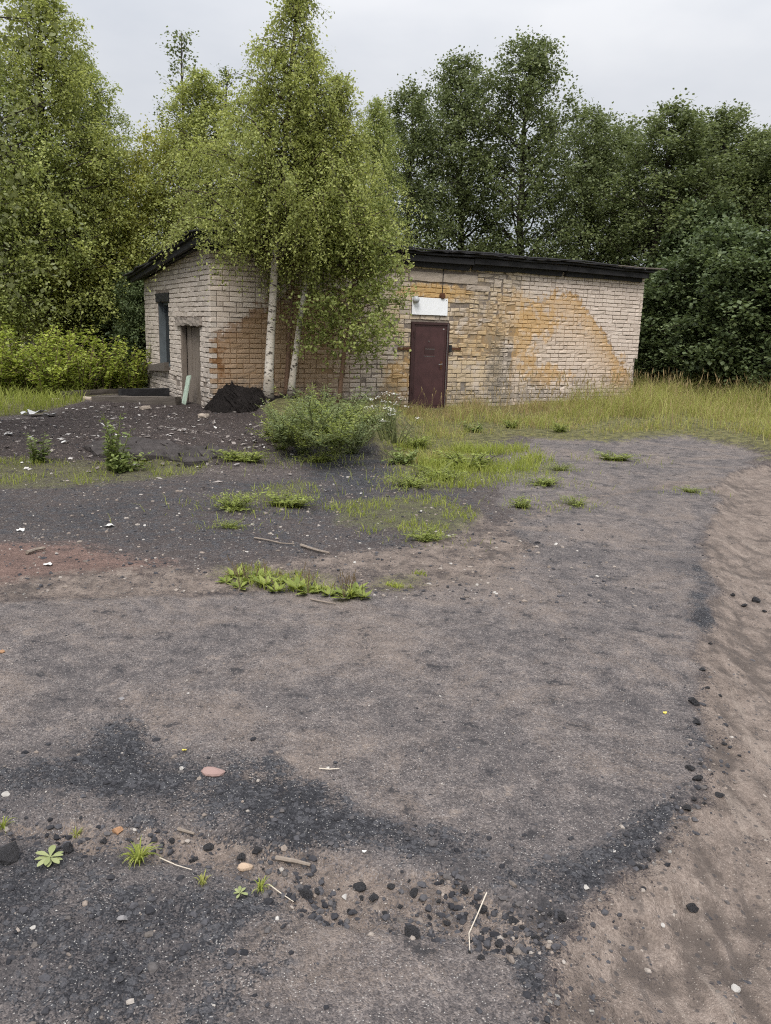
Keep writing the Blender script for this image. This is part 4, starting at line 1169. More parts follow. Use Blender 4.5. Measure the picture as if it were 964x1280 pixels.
# ---- shrubs, weeds, grass
def weed_meshes(seed, nst=14, h=0.5, spread=0.35, nlf=22, leaf=(0.05, 0.03), curve=0.5, t0=0.1, flowers=0):
    r = np.random.default_rng(seed)
    T = MB(); C = MB(); Fl = []
    for i in range(nst):
        a = r.uniform(0, 6.28); s0 = r.uniform(0, 0.35) * spread
        p0 = np.array([s0 * math.cos(a), s0 * math.sin(a), -0.02])
        hh = h * r.uniform(0.30, 1.1); out = spread * r.uniform(0.2, 1.0)
        b = a + r.normal(0, 0.5)
        end = p0 + np.array([out * math.cos(b), out * math.sin(b), hh])
        mid = p0 + np.array([out * 0.3 * math.cos(b), out * 0.3 * math.sin(b), hh * (0.5 + 0.25 * curve)])
        ss = np.linspace(0, 1, 5)[:, None]
        sp = (1 - ss) ** 2 * p0 + 2 * ss * (1 - ss) * mid + ss ** 2 * end
        T.tube(sp, np.linspace(0.006, 0.002, 5) * (1 + h), 4, False)
        f = r.uniform(t0, 1.0, nlf)
        pts = np.stack([np.interp(f, ss[:, 0], sp[:, k]) for k in range(3)], -1)
        ang = r.uniform(0, 6.28, nlf)
        D = np.stack([np.cos(ang), np.sin(ang), r.uniform(-0.3, 0.7, nlf)], -1)
        N = np.tile([0, 0, 1.0], (nlf, 1)) + r.normal(0, 0.35, (nlf, 3))
        sz = r.uniform(0.65, 1.25, nlf) * (1.1 - 0.45 * f)
        pts = pts + D * (0.2 * leaf[0]) * r.uniform(0, 2, (nlf, 1))
        leaves(C, pts, D, N, leaf[0] * sz, leaf[1] * sz, r.uniform(0, 1, nlf), np.clip(r.uniform(0, 1) * 0.6 + f * 0.4, 0, 1))
        if i < flowers:
            nn = 14; q = end + r.normal(0, 0.02, (nn, 3)) * [1.4, 1.4, 0.4]
            Fl.append(MB())
            leaves(Fl[-1], q, unit(r, nn) * [1, 1, 0.2], np.tile([0, 0, 1.0], (nn, 1)), 0.022, 0.020, 1.0, 1.0)
    return T.mesh('stem'), C.mesh('foliage'), [f_.mesh('flower_head') for f_ in Fl]

STEM = simple('weed_stem', (0.11, 0.12, 0.045), 0.3, 10, 0.8)
STEM_B = simple('brown_stem', (0.13, 0.095, 0.055), 0.3, 10, 0.85)
FLOWER = simple('white_petals', (0.62, 0.60, 0.56), 0.1, 20, 0.8)
def plant_weed(name, label, loc, ms, leafm, stem=STEM, group=None, rz=0.0, sc=1.0, cat='weed'):
    o = empty(name, (loc[0], loc[1], loc[2]), rz); o.scale = (sc, sc, sc) if np.isscalar(sc) else sc
    tag(o, label, cat, group)
    link('stem', ms[0], stem, o); link('foliage', ms[1], leafm, o)
    for f_ in (ms[2] or []): link('flower_head', f_, FLOWER, o)
    return o
def on_ground(px, py):
    p = gp(px, py)
    for _ in range(3):
        z = ground_z(p[0], p[1]); p = gp(px, py, z)
    return (p[0], p[1], z)

# raspberry shrubs left of the gable
HW = [weed_meshes(301 + k, 30, 1.35, 1.0, 52, (0.125, 0.085), 0.9, 0.1) for k in range(2)]
hed = [(-15, 18.4, 1.0, 'yellow-green raspberry shrub at the left edge'), (28, 19.0, 1.08, 'raspberry shrub second from the left edge'),
       (62, 18.5, 0.95, 'darker green raspberry shrub in front in the middle of the row'), (98, 19.4, 1.0, 'raspberry shrub right of the middle of the row'),
       (132, 19.8, 0.92, 'raspberry shrub second from the gable'), (160, 19.8, 0.85, 'yellowest raspberry shrub, next to the gable'),
       (5, 20.4, 1.15, 'raspberry shrub behind the row at the left edge'), (80, 20.6, 1.1, 'raspberry shrub behind the middle of the row')]
for k, (px, Y, s, lab) in enumerate(hed):
    plant_weed('raspberry_shrub', lab, spot(px, Y), HW[k % 2], LF_WEED if k == 2 else LF_HEDGE, STEM_B, 'raspberry shrubs left of the gable', 1.3 * k, s, 'shrub')

# mugwort thicket on the bank in front of the birches
MG = [weed_meshes(311 + k, 20, 0.62, 0.52, 40, (0.078, 0.026), 0.5, 0.04) for k in range(2)]
mg = [(352, 562, 0.45), (378, 566, 0.40), (418, 567, 0.42), (440, 567, 0.45), (346, 553, 0.62), (364, 556, 0.75), (384, 558, 0.7), (404, 557, 0.78), (424, 557, 0.75), (445, 556, 0.72), (338, 545, 0.62), (355, 546, 0.9), (376, 547, 0.95), (398, 548, 1.0), (420, 547, 1.0), (442, 546, 0.95), (350, 538, 0.85), (372, 538, 1.0), (396, 538, 1.05), (420, 538, 1.1), (444, 538, 1.0), (430, 530, 1.05), (455, 529, 1.05), (405, 530, 1.0), (380, 531, 0.85)]
for k, (px, py, s) in enumerate(mg):
    row = 'front' if py > 551 else ('middle' if py > 541 else 'back')
    plant_weed('mugwort_plant', 'leafy mugwort in the %s row of the thicket below the birches' % row, on_ground(px, py), MG[k % 2], LF_MUG if k % 3 else LF_LOW, STEM, 'mugwort thicket, %s row' % row, 1.1 * k, (s, s, s * (0.62, 0.85, 0.45, 0.95, 0.7)[k % 5]))
YR = weed_meshes(321, 12, 0.55, 0.28, 14, (0.05, 0.018), 0.5, 0.2, 9)
for k, (px, py, s, lab) in enumerate([(484, 548, 1.15, 'white flowering yarrow at the right edge of the mugwort thicket'), (497, 552, 0.9, 'small white flowering yarrow in front of the door grass'),
                                      (478, 535, 1.0, 'white flowering yarrow nearest the maroon door')]):
    plant_weed('yarrow_plant', lab, on_ground(px, py), YR, LF_MUG, STEM, 'yarrows by the mugwort', 2.0 * k, s)

# single weeds in the yard
WD = [weed_meshes(331 + k, 34, 0.26, 0.34, 24, (0.060, (0.030, 0.014, 0.022)[k]), 0.8, 0.02) for k in range(3)]
TALLW = weed_meshes(341, 15, 0.62, 0.20, 26, (0.080, 0.050), 0.3, 0.02)
WIDEW = weed_meshes(342, 14, 0.28, 0.34, 26, (0.085, 0.055), 0.4, 0.02)
x = on_ground(146, 586)
plant_weed('nettle_plant', 'tall leafy nettle in front of the black soil mound', x, TALLW, LF_WEED, STEM, None, 0.4, 1.0)
plant_weed('weed_clump', 'spreading weed round the foot of the tall nettle', on_ground(152, 588), WIDEW, LF_WEED, STEM, None, 0.4, 0.95)
plant_weed('thistle_plant', 'sparse greyish weed on the soil left of the nettle', on_ground(48, 578), TALLW, LF_MUG, STEM_B, None, 2.4, (0.75, 0.75, 0.55))
weeds = [(305, 576, 1.15, WD[0], LF_LOW, 'round weed clump right of the soil mound, below the black felt heap'),
         (400, 577, 1.05, WD[1], LF_LOW, 'weed clump below the mugwort thicket on black cinders'),
         (292, 636, 0.85, WD[2], LF_LOW, 'flat pale weed clump in the dark gravel, left of the grass tuft'),
         (360, 632, 0.90, WD[0], LF_LOW, 'upright weed clump in the dark gravel'),
         (288, 660, 0.45, WD[1], LF_LOW, 'tiny weed below the flat pale clump'),
         (515, 607, 1.2, WD[1], LF_LOW, 'weed clump at the left foot of the grass slope'),
         (548, 598, 1.1, WD[2], LF_LOW, 'weed clump on the grass slope in front of the maroon door'),
         (585, 585, 1.25, WD[0], LF_LOW, 'weed clump right of the door on the grass slope'),
         (680, 606, 0.8, WD[2], LF_LOW, 'weed clump on the pavement in line with the ochre stain'),
         (720, 632, 0.6, WD[1], LF_LOW, 'low weed at the end of the pale wheel track'),
         (768, 575, 0.9, WD[0], LF_LOW, 'weed clump on the pavement before the right grass bank'),
         (535, 675, 0.6, WD[2], LF_LOW, 'weed at the lower tip of the mossy patch'),
         (652, 634, 0.55, WD[0], LF_LOW, 'low weed on the pavement below the slope'),
         (862, 615, 0.5, WD[1], LF_LOW, 'lone low weed at the right of the pavement'),
         (700, 588, 0.6, WD[1], LF_LOW, 'low weed above the wheel track')]
for k, (px, py, s, me, lf, lab) in enumerate(weeds):
    plant_weed('weed_clump', lab, on_ground(px, py), me, lf, STEM, 'weeds scattered over the yard', 0.9 * k, (s * 1.1, s * 0.75, s * (0.45 + 0.3 * ((k * 7) % 5) / 5)))
# plantain with brown seed spikes along the sandy strip
def plantain(seed, nl=14, ns=9):
    r = np.random.default_rng(seed); C = MB(); T = MB()
    for i in range(nl):
        a = r.uniform(0, 6.28); L = r.uniform(0.09, 0.16)
        P = np.array([[0.01 * math.cos(a), 0.01 * math.sin(a), 0.005]]); D = np.array([[math.cos(a), math.sin(a), r.uniform(0.15, 0.8)]])
        leaves(C, P, D, np.array([[0, 0, 1.0]]), L, L * 0.42, r.uniform(0, 1), r.uniform(0, 1))
    for i in range(ns):
        a = r.uniform(0, 6.28); h = r.uniform(0.12, 0.24); o = h * r.uniform(0.1, 0.4)
        e = np.array([o * math.cos(a), o * math.sin(a), h])
        T.tube([(0, 0, 0), e * [0.5, 0.5, 0.55], e * [0.8, 0.8, 0.8]], 0.0018, 4, False)
        T.tube([e * [0.8, 0.8, 0.72], e], [0.0045, 0.002], 5)
    return T.mesh('seed_spike'), C.mesh('foliage'), None
PL = [plantain(351, 16, 4), plantain(352, 18, 2), plantain(353, 12, 8)]
pls = [(283, 728), (296, 722), (308, 728), (320, 724), (333, 733), (300, 735), (350, 728), (372, 738), (385, 742), (395, 738), (412, 745), (437, 745), (446, 738), (453, 748), (430, 748), (330, 722), (345, 740)]
for k, (px, py) in enumerate(pls):
    o = plant_weed('plantain_plant', 'plantain with brown seed spikes in the weedy strip along the sand', on_ground(px, py), PL[k % 3], LF_LOW, STEM_B, 'plantains along the sandy strip', 1.7 * k, float(0.5 + 0.35 * ((k * 37) % 10) / 10))

def blades(mb, P, h, w, lean, r):
    n = len(P); a = r.uniform(0, 6.28, n); d = np.stack([np.cos(a), np.sin(a), np.zeros(n)], -1)
    sd = np.stack([-np.sin(a), np.cos(a), np.zeros(n)], -1) * (w / 2)[:, None]
    # face the blade roughly anywhere: use an independent side direction
    b = r.uniform(0, 6.28, n); sd = np.stack([np.cos(b), np.sin(b), np.zeros(n)], -1) * (w / 2)[:, None]
    up = np.array([0, 0, 1.0])
    m1 = P + up * (h * 0.55)[:, None] + d * (h * lean * 0.3)[:, None]; tip = P + up * (h * (1 - 0.25 * lean))[:, None] + d * (h * lean)[:, None]
    V = np.stack([P - sd, P + sd, m1 + sd * 0.75, m1 - sd * 0.75, tip], 1).reshape(-1, 3)
    i = np.arange(n)[:, None] * 5
    mb.add(V, i + np.array([[0, 1, 2, 3]]), i + np.array([[3, 2, 4]]), v=np.repeat(r.uniform(0, 1, n), 5), c=np.repeat(np.clip(r.normal(0.5, 0.25, n), 0, 1), 5))

def scatter(poly, n, r):
    lo = poly.min(0); hi = poly.max(0)
    lo = np.maximum(lo, [-16, 1]); hi = np.minimum(hi, [16, 24])
    P = lo + (hi - lo) * r.uniform(0, 1, (n, 2))
    px, py, z = to_px(np.concatenate([P, np.zeros((n, 1))], 1))
    return P[(px > -60) & (px < 1030)]
r = np.random.default_rng(401)
tall, dry = MB(), MB()
P = scatter(P_GRASS, 170000, r)
x_, y_ = P[:, 0], P[:, 1]
Q = P + (np.stack([fbm(x_ * 1.3, y_ * 1.3, 3), fbm(x_ * 1.3, y_ * 1.3, 9)], -1) - 0.5) * 0.9
sd = poly_sd(Q, P_GRASS)
lv = (P - CORNER[:2]) @ E2[:2]; lu = (P - CORNER[:2]) @ E1[:2]
inside_b = (lv > -0.02) & (lu > -0.1) & (lu < L1 + 0.05)
den = sstep(0.25, -0.7, sd) * (0.12 + 0.88 * sstep(0.36, 0.62, fbm(x_ * 1.2, y_ * 1.2, 77)))
keep = (r.uniform(0, 1, len(P)) < den) & ~inside_b
P, sd, lu, lv = P[keep], sd[keep], lu[keep], lv[keep]
gz, gm = ground_zs(P)
P3 = np.concatenate([P, gz[:, None] - 0.01], 1)
clmp = fbm(P[:, 0] * 1.1, P[:, 1] * 1.1, 78)
H_ = np.clip(0.07 + 0.24 * np.clip(-sd, 0, 1.3), 0.06, 0.4) * r.uniform(0.35, 1.2, len(P)) * (0.55 + 0.6 * sstep(5.5, 8.5, lu)) * (0.35 + 1.3 * sstep(0.3, 0.7, clmp))
H_ *= np.where((lu < 5.8) & (lu > 4.2) & (lv > -1.2), 0.6, 1.0)
isdry = r.uniform(0, 1, len(P)) < np.where((lu < 7.4) & (lv > -2.4), 0.66, 0.26)
blades(tall, P3[~isdry], H_[~isdry], np.full((~isdry).sum(), 0.009), r.uniform(0.1, 1.1, (~isdry).sum()), r)
blades(dry, P3[isdry], H_[isdry] * 1.05, np.full(isdry.sum(), 0.007), r.uniform(0.1, 0.6, isdry.sum()), r)
o = tall.build('grass', GRASS_M); tag(o, 'green grass along the foot of the brick wall and the right bank', 'grass', kind='stuff')
o = dry.build('dry_grass', GRASS_D); tag(o, 'straw-coloured dry grass mixed into the grass along the wall', 'grass', kind='stuff')
# low tufts in the mossy patches, grass on the left
lowg = MB()
for i, p in enumerate(P_MOSS + [P_GLEFT]):
    n = (5000, 2600, 1100, 1500, 1800, 700, 16000)[i]
    P = scatter(p, n, r)
    sdm = poly_sd(P + (np.stack([fbm(P[:, 0] * 3, P[:, 1] * 3, 13), fbm(P[:, 0] * 3, P[:, 1] * 3, 19)], -1) - 0.5) * 0.5, p)
    P = P[(sdm < 0) & (fbm(P[:, 0] * 2.5, P[:, 1] * 2.5, 71) > 0.42)]
    z, _ = ground_zs(P); hh = (0.07, 0.06, 0.06, 0.035, 0.09, 0.06, 0.30)[i]
    blades(lowg, np.concatenate([P, z[:, None] - 0.005], 1), hh * r.uniform(0.5, 1.4, len(P)), np.full(len(P), 0.007 if i < 6 else 0.016), r.uniform(0.2, 1.0, len(P)), r)
for (px, py, s_, me_, lf_, lab_) in weeds:
    c0 = on_ground(px, py); n = int(130 * s_)
    P = np.array(c0[:2]) + r.normal(0, 0.30 * s_, (n, 2)) * [1.3, 1.0]
    z, _ = ground_zs(P)
    blades(lowg, np.concatenate([P, z[:, None] - 0.005], 1), r.uniform(0.03, 0.16, n) * s_, np.full(n, 0.006), r.uniform(0.3, 1.1, n), r)
P_SLOPE = wpoly([(470, 575), (500, 552), (560, 556), (640, 560), (690, 572), (640, 600), (590, 612), (500, 610)])
P = scatter(P_SLOPE, 14000, r)
P = P[(poly_sd(P, P_SLOPE) < 0.1 * r.normal(0, 1, len(P))) & (fbm(P[:, 0] * 1.4, P[:, 1] * 1.4, 73) + r.uniform(-0.12, 0.12, len(P)) > 0.53)]
z, _ = ground_zs(P)
blades(lowg, np.concatenate([P, z[:, None] - 0.005], 1), 0.13 * r.uniform(0.4, 1.5, len(P)), np.full(len(P), 0.008), r.uniform(0.2, 1.0, len(P)), r)
GRASS_L = leaf_mat('fresh_grass_blades', (0.170, 0.210, 0.036), (0.360, 0.390, 0.085), (0.48, 0.46, 0.16), 0.42, 0.7)
o = lowg.build('low_grass', GRASS_L); tag(o, 'short fresh grass in patches over the yard', 'grass', kind='stuff')
# seed stalks standing above the right bank and before the door
st = MB()
for k in range(420):
    u = r.uniform(6.6, 17) if k > 70 else r.uniform(4.3, 7); v = r.uniform(-2.6, -0.15) if u < L1 else r.uniform(-3.0, 1.5)
    p = bl(u, v)
    pxx, pyy, zz = to_px(p)
    if pxx > 1000: continue
    h = r.uniform(0.45, 0.95) if k > 70 else r.uniform(0.3, 0.6); a = r.uniform(0, 6.28); l = h * r.uniform(0.05, 0.4)
    e = np.array([l * math.cos(a), l * math.sin(a), h]); b0 = np.array([p[0], p[1], 0.0])
    st.tube([b0, b0 + e * [0.35, 0.35, 0.6], b0 + e], [0.0022, 0.002, 0.0015], 3, False, v=r.uniform(0, 1), c=r.uniform(0, 1))
    st.tube([b0 + e * [0.85, 0.85, 0.86], b0 + e * [0.95, 0.95, 0.95], b0 + e * 1.04], [0.003, 0.010, 0.002], 4, False, v=r.uniform(0, 1), c=r.uniform(0, 1))
o = st.build('seed_stalks', GRASS_D); tag(o, 'thin dry seed stalks standing above the grass', 'grass', kind='stuff')

# ================================================================== DEBRIS, STONES, SMALL PLANTS
ICO_V = None
def _ico():
    t = (1 + 5 ** 0.5) / 2
    v = np.array([(-1, t, 0), (1, t, 0), (-1, -t, 0), (1, -t, 0), (0, -1, t), (0, 1, t), (0, -1, -t), (0, 1, -t), (t, 0, -1), (t, 0, 1), (-t, 0, -1), (-t, 0, 1)]) / math.sqrt(1 + t * t)
    f = [(0, 11, 5), (0, 5, 1), (0, 1, 7), (0, 7, 10), (0, 10, 11), (1, 5, 9), (5, 11, 4), (11, 10, 2), (10, 7, 6), (7, 1, 8), (3, 9, 4), (3, 4, 2), (3, 2, 6), (3, 6, 8), (3, 8, 9), (4, 9, 5), (2, 4, 11), (6, 2, 10), (8, 6, 7), (9, 8, 1)]
    return v, np.array(f)
ICO_V, ICO_F = _ico()
def pebbles(mb, P, size, tone, r, flat=0.65):
    n = len(P)
    V = np.repeat(ICO_V[None], n, 0) * r.uniform(0.72, 1.15, (n, 12, 1))
    V = V * np.stack([r.uniform(0.75, 1.3, n), r.uniform(0.6, 1.0, n), flat * r.uniform(0.6, 1.1, n)], -1)[:, None]
    a = r.uniform(0, 6.28, n); c, s_ = np.cos(a), np.sin(a)
    X = V[..., 0] * c[:, None] - V[..., 1] * s_[:, None]; Y = V[..., 0] * s_[:, None] + V[..., 1] * c[:, None]
    V = np.stack([X, Y, V[..., 2]], -1) * (np.asarray(size)[:, None, None] * 0.5) + P[:, None]
    F_ = (ICO_F[None] + (np.arange(n) * 12)[:, None, None]).reshape(-1, 3)
    mb.add(V.reshape(-1, 3), None, F_, v=np.repeat(tone, 12))

def pebble_mat():
    m = Mat('loose_gravel', 0.92, 0.2)
    v = m.attr('v'); n = m.noise(130.0, 3, 0.7)
    c = m.ramp(v, [(0.0, (0.018, 0.018, 0.021)), (0.55, (0.068, 0.066, 0.071)), (0.72, (0.10, 0.088, 0.080)), (0.88, (0.22, 0.18, 0.15)), (0.97, (0.30, 0.27, 0.24)), (1.0, (0.44, 0.42, 0.39))])
    m.base(m.scale_col(c, n * 0.9 + 0.55)); m.bump(n, 0.5, 0.004)
    return m.mat
PEB = pebble_mat()
r = np.random.default_rng(501)
def wedge(n, y0, y1, r):                                  # points over the yard, evenly in the picture's near field
    y = y0 * (y1 / y0) ** r.uniform(0, 1, n); x = r.uniform(-0.62, 0.62, n) * (y + 0.25)
    return np.stack([x, y], -1)
gv = MB()
def strew(n, y0, y1, prob, smin, smax, tone, sink=0.25):
    P = wedge(n, y0, y1, r); z, m_ = ground_zs(P)
    k = r.uniform(0, 1, n) < prob(m_, P)
    P, z = P[k], z[k]; n = len(P)
    size = smin * (smax / smin) ** (r.uniform(0, 1, n) ** 2.2)
    pebbles(gv, np.stack([P[:, 0], P[:, 1], z + size * (0.30 - sink)], -1), size, tone(n), r)
dark_tone = lambda n: np.where(r.uniform(0, 1, n) < 0.90, r.uniform(0, 0.68, n), r.uniform(0.7, 1.0, n))
mix_tone = lambda n: np.where(r.uniform(0, 1, n) < 0.6, r.uniform(0.1, 0.75, n), r.uniform(0.75, 1.0, n))
clus = lambda P, f, s: sstep(0.42, 0.62, fbm(P[:, 0] * f, P[:, 1] * f, s))
strew(30000, 1.45, 3.2, lambda m_, P: np.clip(m_['chan'] * 1.6 * (0.05 + clus(P, 5, 61)) * (0.5 + 0.9 * sstep(-0.4, 0.3, P[:, 0])) + m_['dark'] * 0.20, 0, 1) * (1 - m_['sandr']), 0.0045, 0.034, dark_tone)
strew(9000, 2.4, 9.0, lambda m_, P: 0.35 * (1 - m_['sandr']) * (0.15 + clus(P, 1.7, 68)), 0.006, 0.016, mix_tone)
strew(24000, 1.5, 9.0, lambda m_, P: np.exp(-(np.abs(m_['sd_asp']) / 0.10) ** 2) * (P[:, 0] > 0.2) * (0.1 + 0.9 * clus(P, 2.5, 62)), 0.005, 0.032, dark_tone)
strew(22000, 1.45, 8.0, lambda m_, P: m_['sandr'] * (0.05 + 0.75 * clus(P, 2.6, 63) * clus(P, 7, 64)), 0.004, 0.030, lambda n: np.where(r.uniform(0, 1, n) < 0.75, r.uniform(0.15, 0.75, n), r.uniform(0.75, 0.98, n)), 0.42)
strew(7000, 1.45, 5.0, lambda m_, P: 0.22 * (1 - m_['sandr']), 0.004, 0.010, mix_tone)
strew(22000, 4.8, 15.5, lambda m_, P: (0.30 + 0.5 * m_['soil'] + 0.3 * m_['dark']) * (1 - m_['grass']) * (P[:, 0] < 1.8), 0.012, 0.045, mix_tone)
o = gv.build('gravel', PEB); tag(o, 'loose crumbs of broken asphalt and gravel over the yard', 'gravel', kind='stuff')

# pale litter flakes over the soil mound
lt = MB()
P = wedge(5200, 8.0, 16.0, r); z, m_ = ground_zs(P)
k = (r.uniform(0, 1, len(P)) < m_['soil'] * (0.15 + 0.85 * clus(P, 1.6, 66)) + 0.02 * (P[:, 0] < 0) * (1 - m_['grass']))
P, z = P[k], z[k]; n = len(P)
leaves(lt, np.stack([P[:, 0], P[:, 1], z + 0.014], -1), unit(r, n) * [1, 1, 0.22], np.tile([0, 0, 1.0], (n, 1)) + r.normal(0, 0.35, (n, 3)), 0.10 * r.uniform(0.3, 1.3, n), 0.055 * r.uniform(0.4, 1.2, n), r.uniform(0, 1, n), 0.5)
def litter_mat():
    m = Mat('pale_litter', 0.9, 0.2)
    m.base(m.ramp(m.attr('v'), [(0.0, (0.13, 0.11, 0.10)), (0.6, (0.26, 0.23, 0.21)), (1.0, (0.55, 0.53, 0.50))]))
    return m.mat
LITTER = litter_mat()
o = lt.build('litter', LITTER); tag(o, 'pale flakes of litter strewn over the black soil mound', 'litter', kind='stuff')

# individual asphalt lumps
CHUNK_M = simple('broken_asphalt', (0.092, 0.088, 0.092), 0.8, 4.5, 0.95, 1.0, 0.25)
def stone_mesh(seed, lumps=11):
    rr_ = np.random.default_rng(seed)
    V = ICO_V.copy(); Fc = [tuple(f) for f in ICO_F]
    cache = {}; Vl = [v for v in V]; nf = []
    def mid(a, b):
        k = (min(a, b), max(a, b))
        if k not in cache:
            p = (Vl[a] + Vl[b]) / 2; Vl.append(p / np.linalg.norm(p)); cache[k] = len(Vl) - 1
        return cache[k]
    for a, b, c in Fc:
        ab, bc, ca = mid(a, b), mid(b, c), mid(c, a); nf += [(a, ab, ca), (b, bc, ab), (c, ca, bc), (ab, bc, ca)]
    V = np.array(Vl); d = unit(rr_, lumps)
    for q in d:                                            # cut facets
        h = rr_.uniform(0.35, 0.8); over = V @ q - h
        V = V - np.clip(over, 0, None)[:, None] * q
    V += rr_.normal(0, 0.035, V.shape)
    return MB().add(V, None, nf).mesh('stone')
CH = [stone_mesh(600 + k) for k in range(6)] + [stone_mesh(606, 2)]
for me in CH: me.materials.append(CHUNK_M); me.shade_flat()
def put_stone(name, px, py, w_px, me, mat, label, cat='stone', group=None, flat=0.55, asp=0.8, rz=0.0):
    p = on_ground(px, py); dep = to_px(np.array(p))[2]; s_ = w_px / F_PX * dep * 0.5
    o = bpy.data.objects.new(name, me); COL.objects.link(o)
    o.location = (p[0], p[1], p[2] + s_ * flat * 0.45); o.scale = (s_, s_ * asp, s_ * flat); o.rotation_euler = (0.1, 0.05, rz)
    if mat is not None:
        o.data = me.copy(); o.data.materials.clear(); o.data.materials.append(mat)
    return tag(o, label, cat, group)
r = np.random.default_rng(511)
cpx = [(432, 1140), (470, 1128), (485, 1112), (512, 1106), (530, 1122), (548, 1130), (560, 1118), (575, 1140), (590, 1128), (606, 1146), (622, 1138), (640, 1152), (655, 1160), (668, 1172), (600, 1165),
       (620, 1180), (585, 1190), (640, 1190), (300, 1075), (320, 1068), (258, 1058), (245, 1080), (90, 1060), (130, 1052), (352, 1092), (372, 1100), (445, 1108), (455, 1122), (212, 1052), (190, 1045), (540, 1148), (500, 1132), (552, 1102), (566, 1130), (582, 1112), (598, 1140), (612, 1122), (628, 1128), (636, 1142), (648, 1134), (662, 1150), (676, 1158), (684, 1146), (612, 1160),
       (628, 1168), (646, 1176), (592, 1176), (574, 1160), (520, 1116), (498, 1120), (478, 1140), (690, 1168), (700, 1152), (656, 1188), (606, 1198), (560, 1150), (400, 1112), (415, 1130), (385, 1122), (330, 1084)]
for k, (px, py) in enumerate(cpx):
    put_stone('asphalt_chunk', px + r.uniform(-4, 4), py + r.uniform(-4, 4), 6 + 17 * r.uniform(0, 1) ** 1.8, CH[k % 6], None, 'black asphalt chunk lying in the broken sandy channel', 'chunk', 'asphalt chunks in the channel', r.uniform(0.45, 0.75), r.uniform(0.6, 1), r.uniform(0, 6))
epx = [(882, 985), (872, 975), (890, 968), (868, 1000), (880, 1005), (858, 1012), (862, 962), (845, 1035), (835, 1048), (822, 1062), (876, 955), (900, 995), (812, 1075), (798, 1085), (872, 905), (868, 880), (884, 860), (878, 838), (888, 805), (930, 758), (945, 752), (915, 745), (900, 870), (905, 930), (955, 765)]
for k, (px, py) in enumerate(epx):
    put_stone('asphalt_chunk', px, py, 6 + 15 * r.uniform(0, 1) ** 2.0, CH[(k + 3) % 6], None, 'black asphalt chunk crumbled from the right pavement edge onto the sand', 'chunk', 'asphalt chunks along the pavement edge', r.uniform(0.4, 0.7), r.uniform(0.6, 1), r.uniform(0, 6))
ST_PINK = simple('pink_stone', (0.26, 0.175, 0.155), 0.2, 40, 0.85, 0.3, 0.003)
ST_TAN = simple('tan_stone', (0.38, 0.28, 0.20), 0.2, 40, 0.85, 0.3, 0.003)
ST_ORANGE = simple('orange_brick', (0.30, 0.17, 0.095), 0.25, 40, 0.9, 0.4, 0.003)
ST_WHITE = simple('white_stone', (0.34, 0.32, 0.295), 0.2, 40, 0.85, 0.3, 0.003)
ST_GREY = simple('grey_stone', (0.20, 0.19, 0.19), 0.3, 40, 0.9, 0.4, 0.003)
for nm, px, py, w, k, mt, fl, asp_, rz, lab, cat in [
        ('stone', 267, 966, 30, 6, ST_PINK, 0.32, 0.72, 0.1, 'flat oval pinkish stone lying on the black asphalt band', 'stone'),
        ('brick_fragment', 148, 1040, 20, 1, ST_ORANGE, 0.8, 0.8, 0.6, 'orange brick fragment above the grass tuft', 'brick piece'),
        ('stone', 307, 1086, 20, 6, ST_TAN, 0.6, 0.7, 0.3, 'rounded tan stone in the sandy channel', 'stone'),
        ('stone', 8, 994, 13, 3, ST_WHITE, 0.6, 0.8, 0.3, 'small whitish stone at the left edge of the black band', 'stone'),
        ('stone', 227, 962, 9, 4, ST_WHITE, 0.6, 0.8, 0.3, 'small white pebble left of the flat pink stone', 'pebble'),
        ('stone', 734, 1111, 10, 5, ST_WHITE, 0.7, 0.9, 1.3, 'small white stone at the lower right pavement corner', 'stone'),
        ('stone', 829, 1157, 10, 1, ST_WHITE, 0.7, 0.9, 2.3, 'white pebble on the wet sand left of the lone black lump', 'pebble'),
        ('stone', 920, 1237, 17, 2, ST_WHITE, 0.6, 0.7, 0.9, 'whitish stone in the gravel near the lower right corner', 'stone'),
        ('asphalt_lump', 865, 1137, 19, 3, CHUNK_M, 0.7, 0.7, 0.1, 'lone black lump on the sand', 'chunk'),
        ('asphalt_lump', 515, 1170, 30, 4, CHUNK_M, 0.5, 0.8, 0.2, 'biggest black asphalt lump, below the sandy channel', 'chunk'),
        ('asphalt_lump', 8, 1075, 46, 5, CHUNK_M, 0.6, 0.9, 0.2, 'big dark lump at the left edge beside the rosette weed', 'chunk'),
        ('stone', 155, 1150, 17, 0, ST_GREY, 0.6, 0.8, 0.2, 'grey stone on the lower left black asphalt', 'stone'),
        ('stone', 42, 1160, 9, 2, ST_WHITE, 0.5, 0.8, 0.2, 'white chip on the lower left black asphalt', 'pebble'),
        ('stone', 152, 874, 12, 1, ST_GREY, 0.4, 0.8, 0.5, 'small pale grey stone on the middle of the pavement at left', 'stone'),
        ('stone', 432, 1122, 13, 3, ST_WHITE, 0.5, 0.8, 0.9, 'white chip beside black lumps in the channel', 'pebble'),
        ('stone', 3, 815, 10, 2, ST_ORANGE, 0.5, 0.8, 0.9, 'small reddish stone on the pavement at the left edge', 'stone')]:
    put_stone(nm, px, py, w, CH[k], mt, lab, cat, None, fl, asp_, rz)

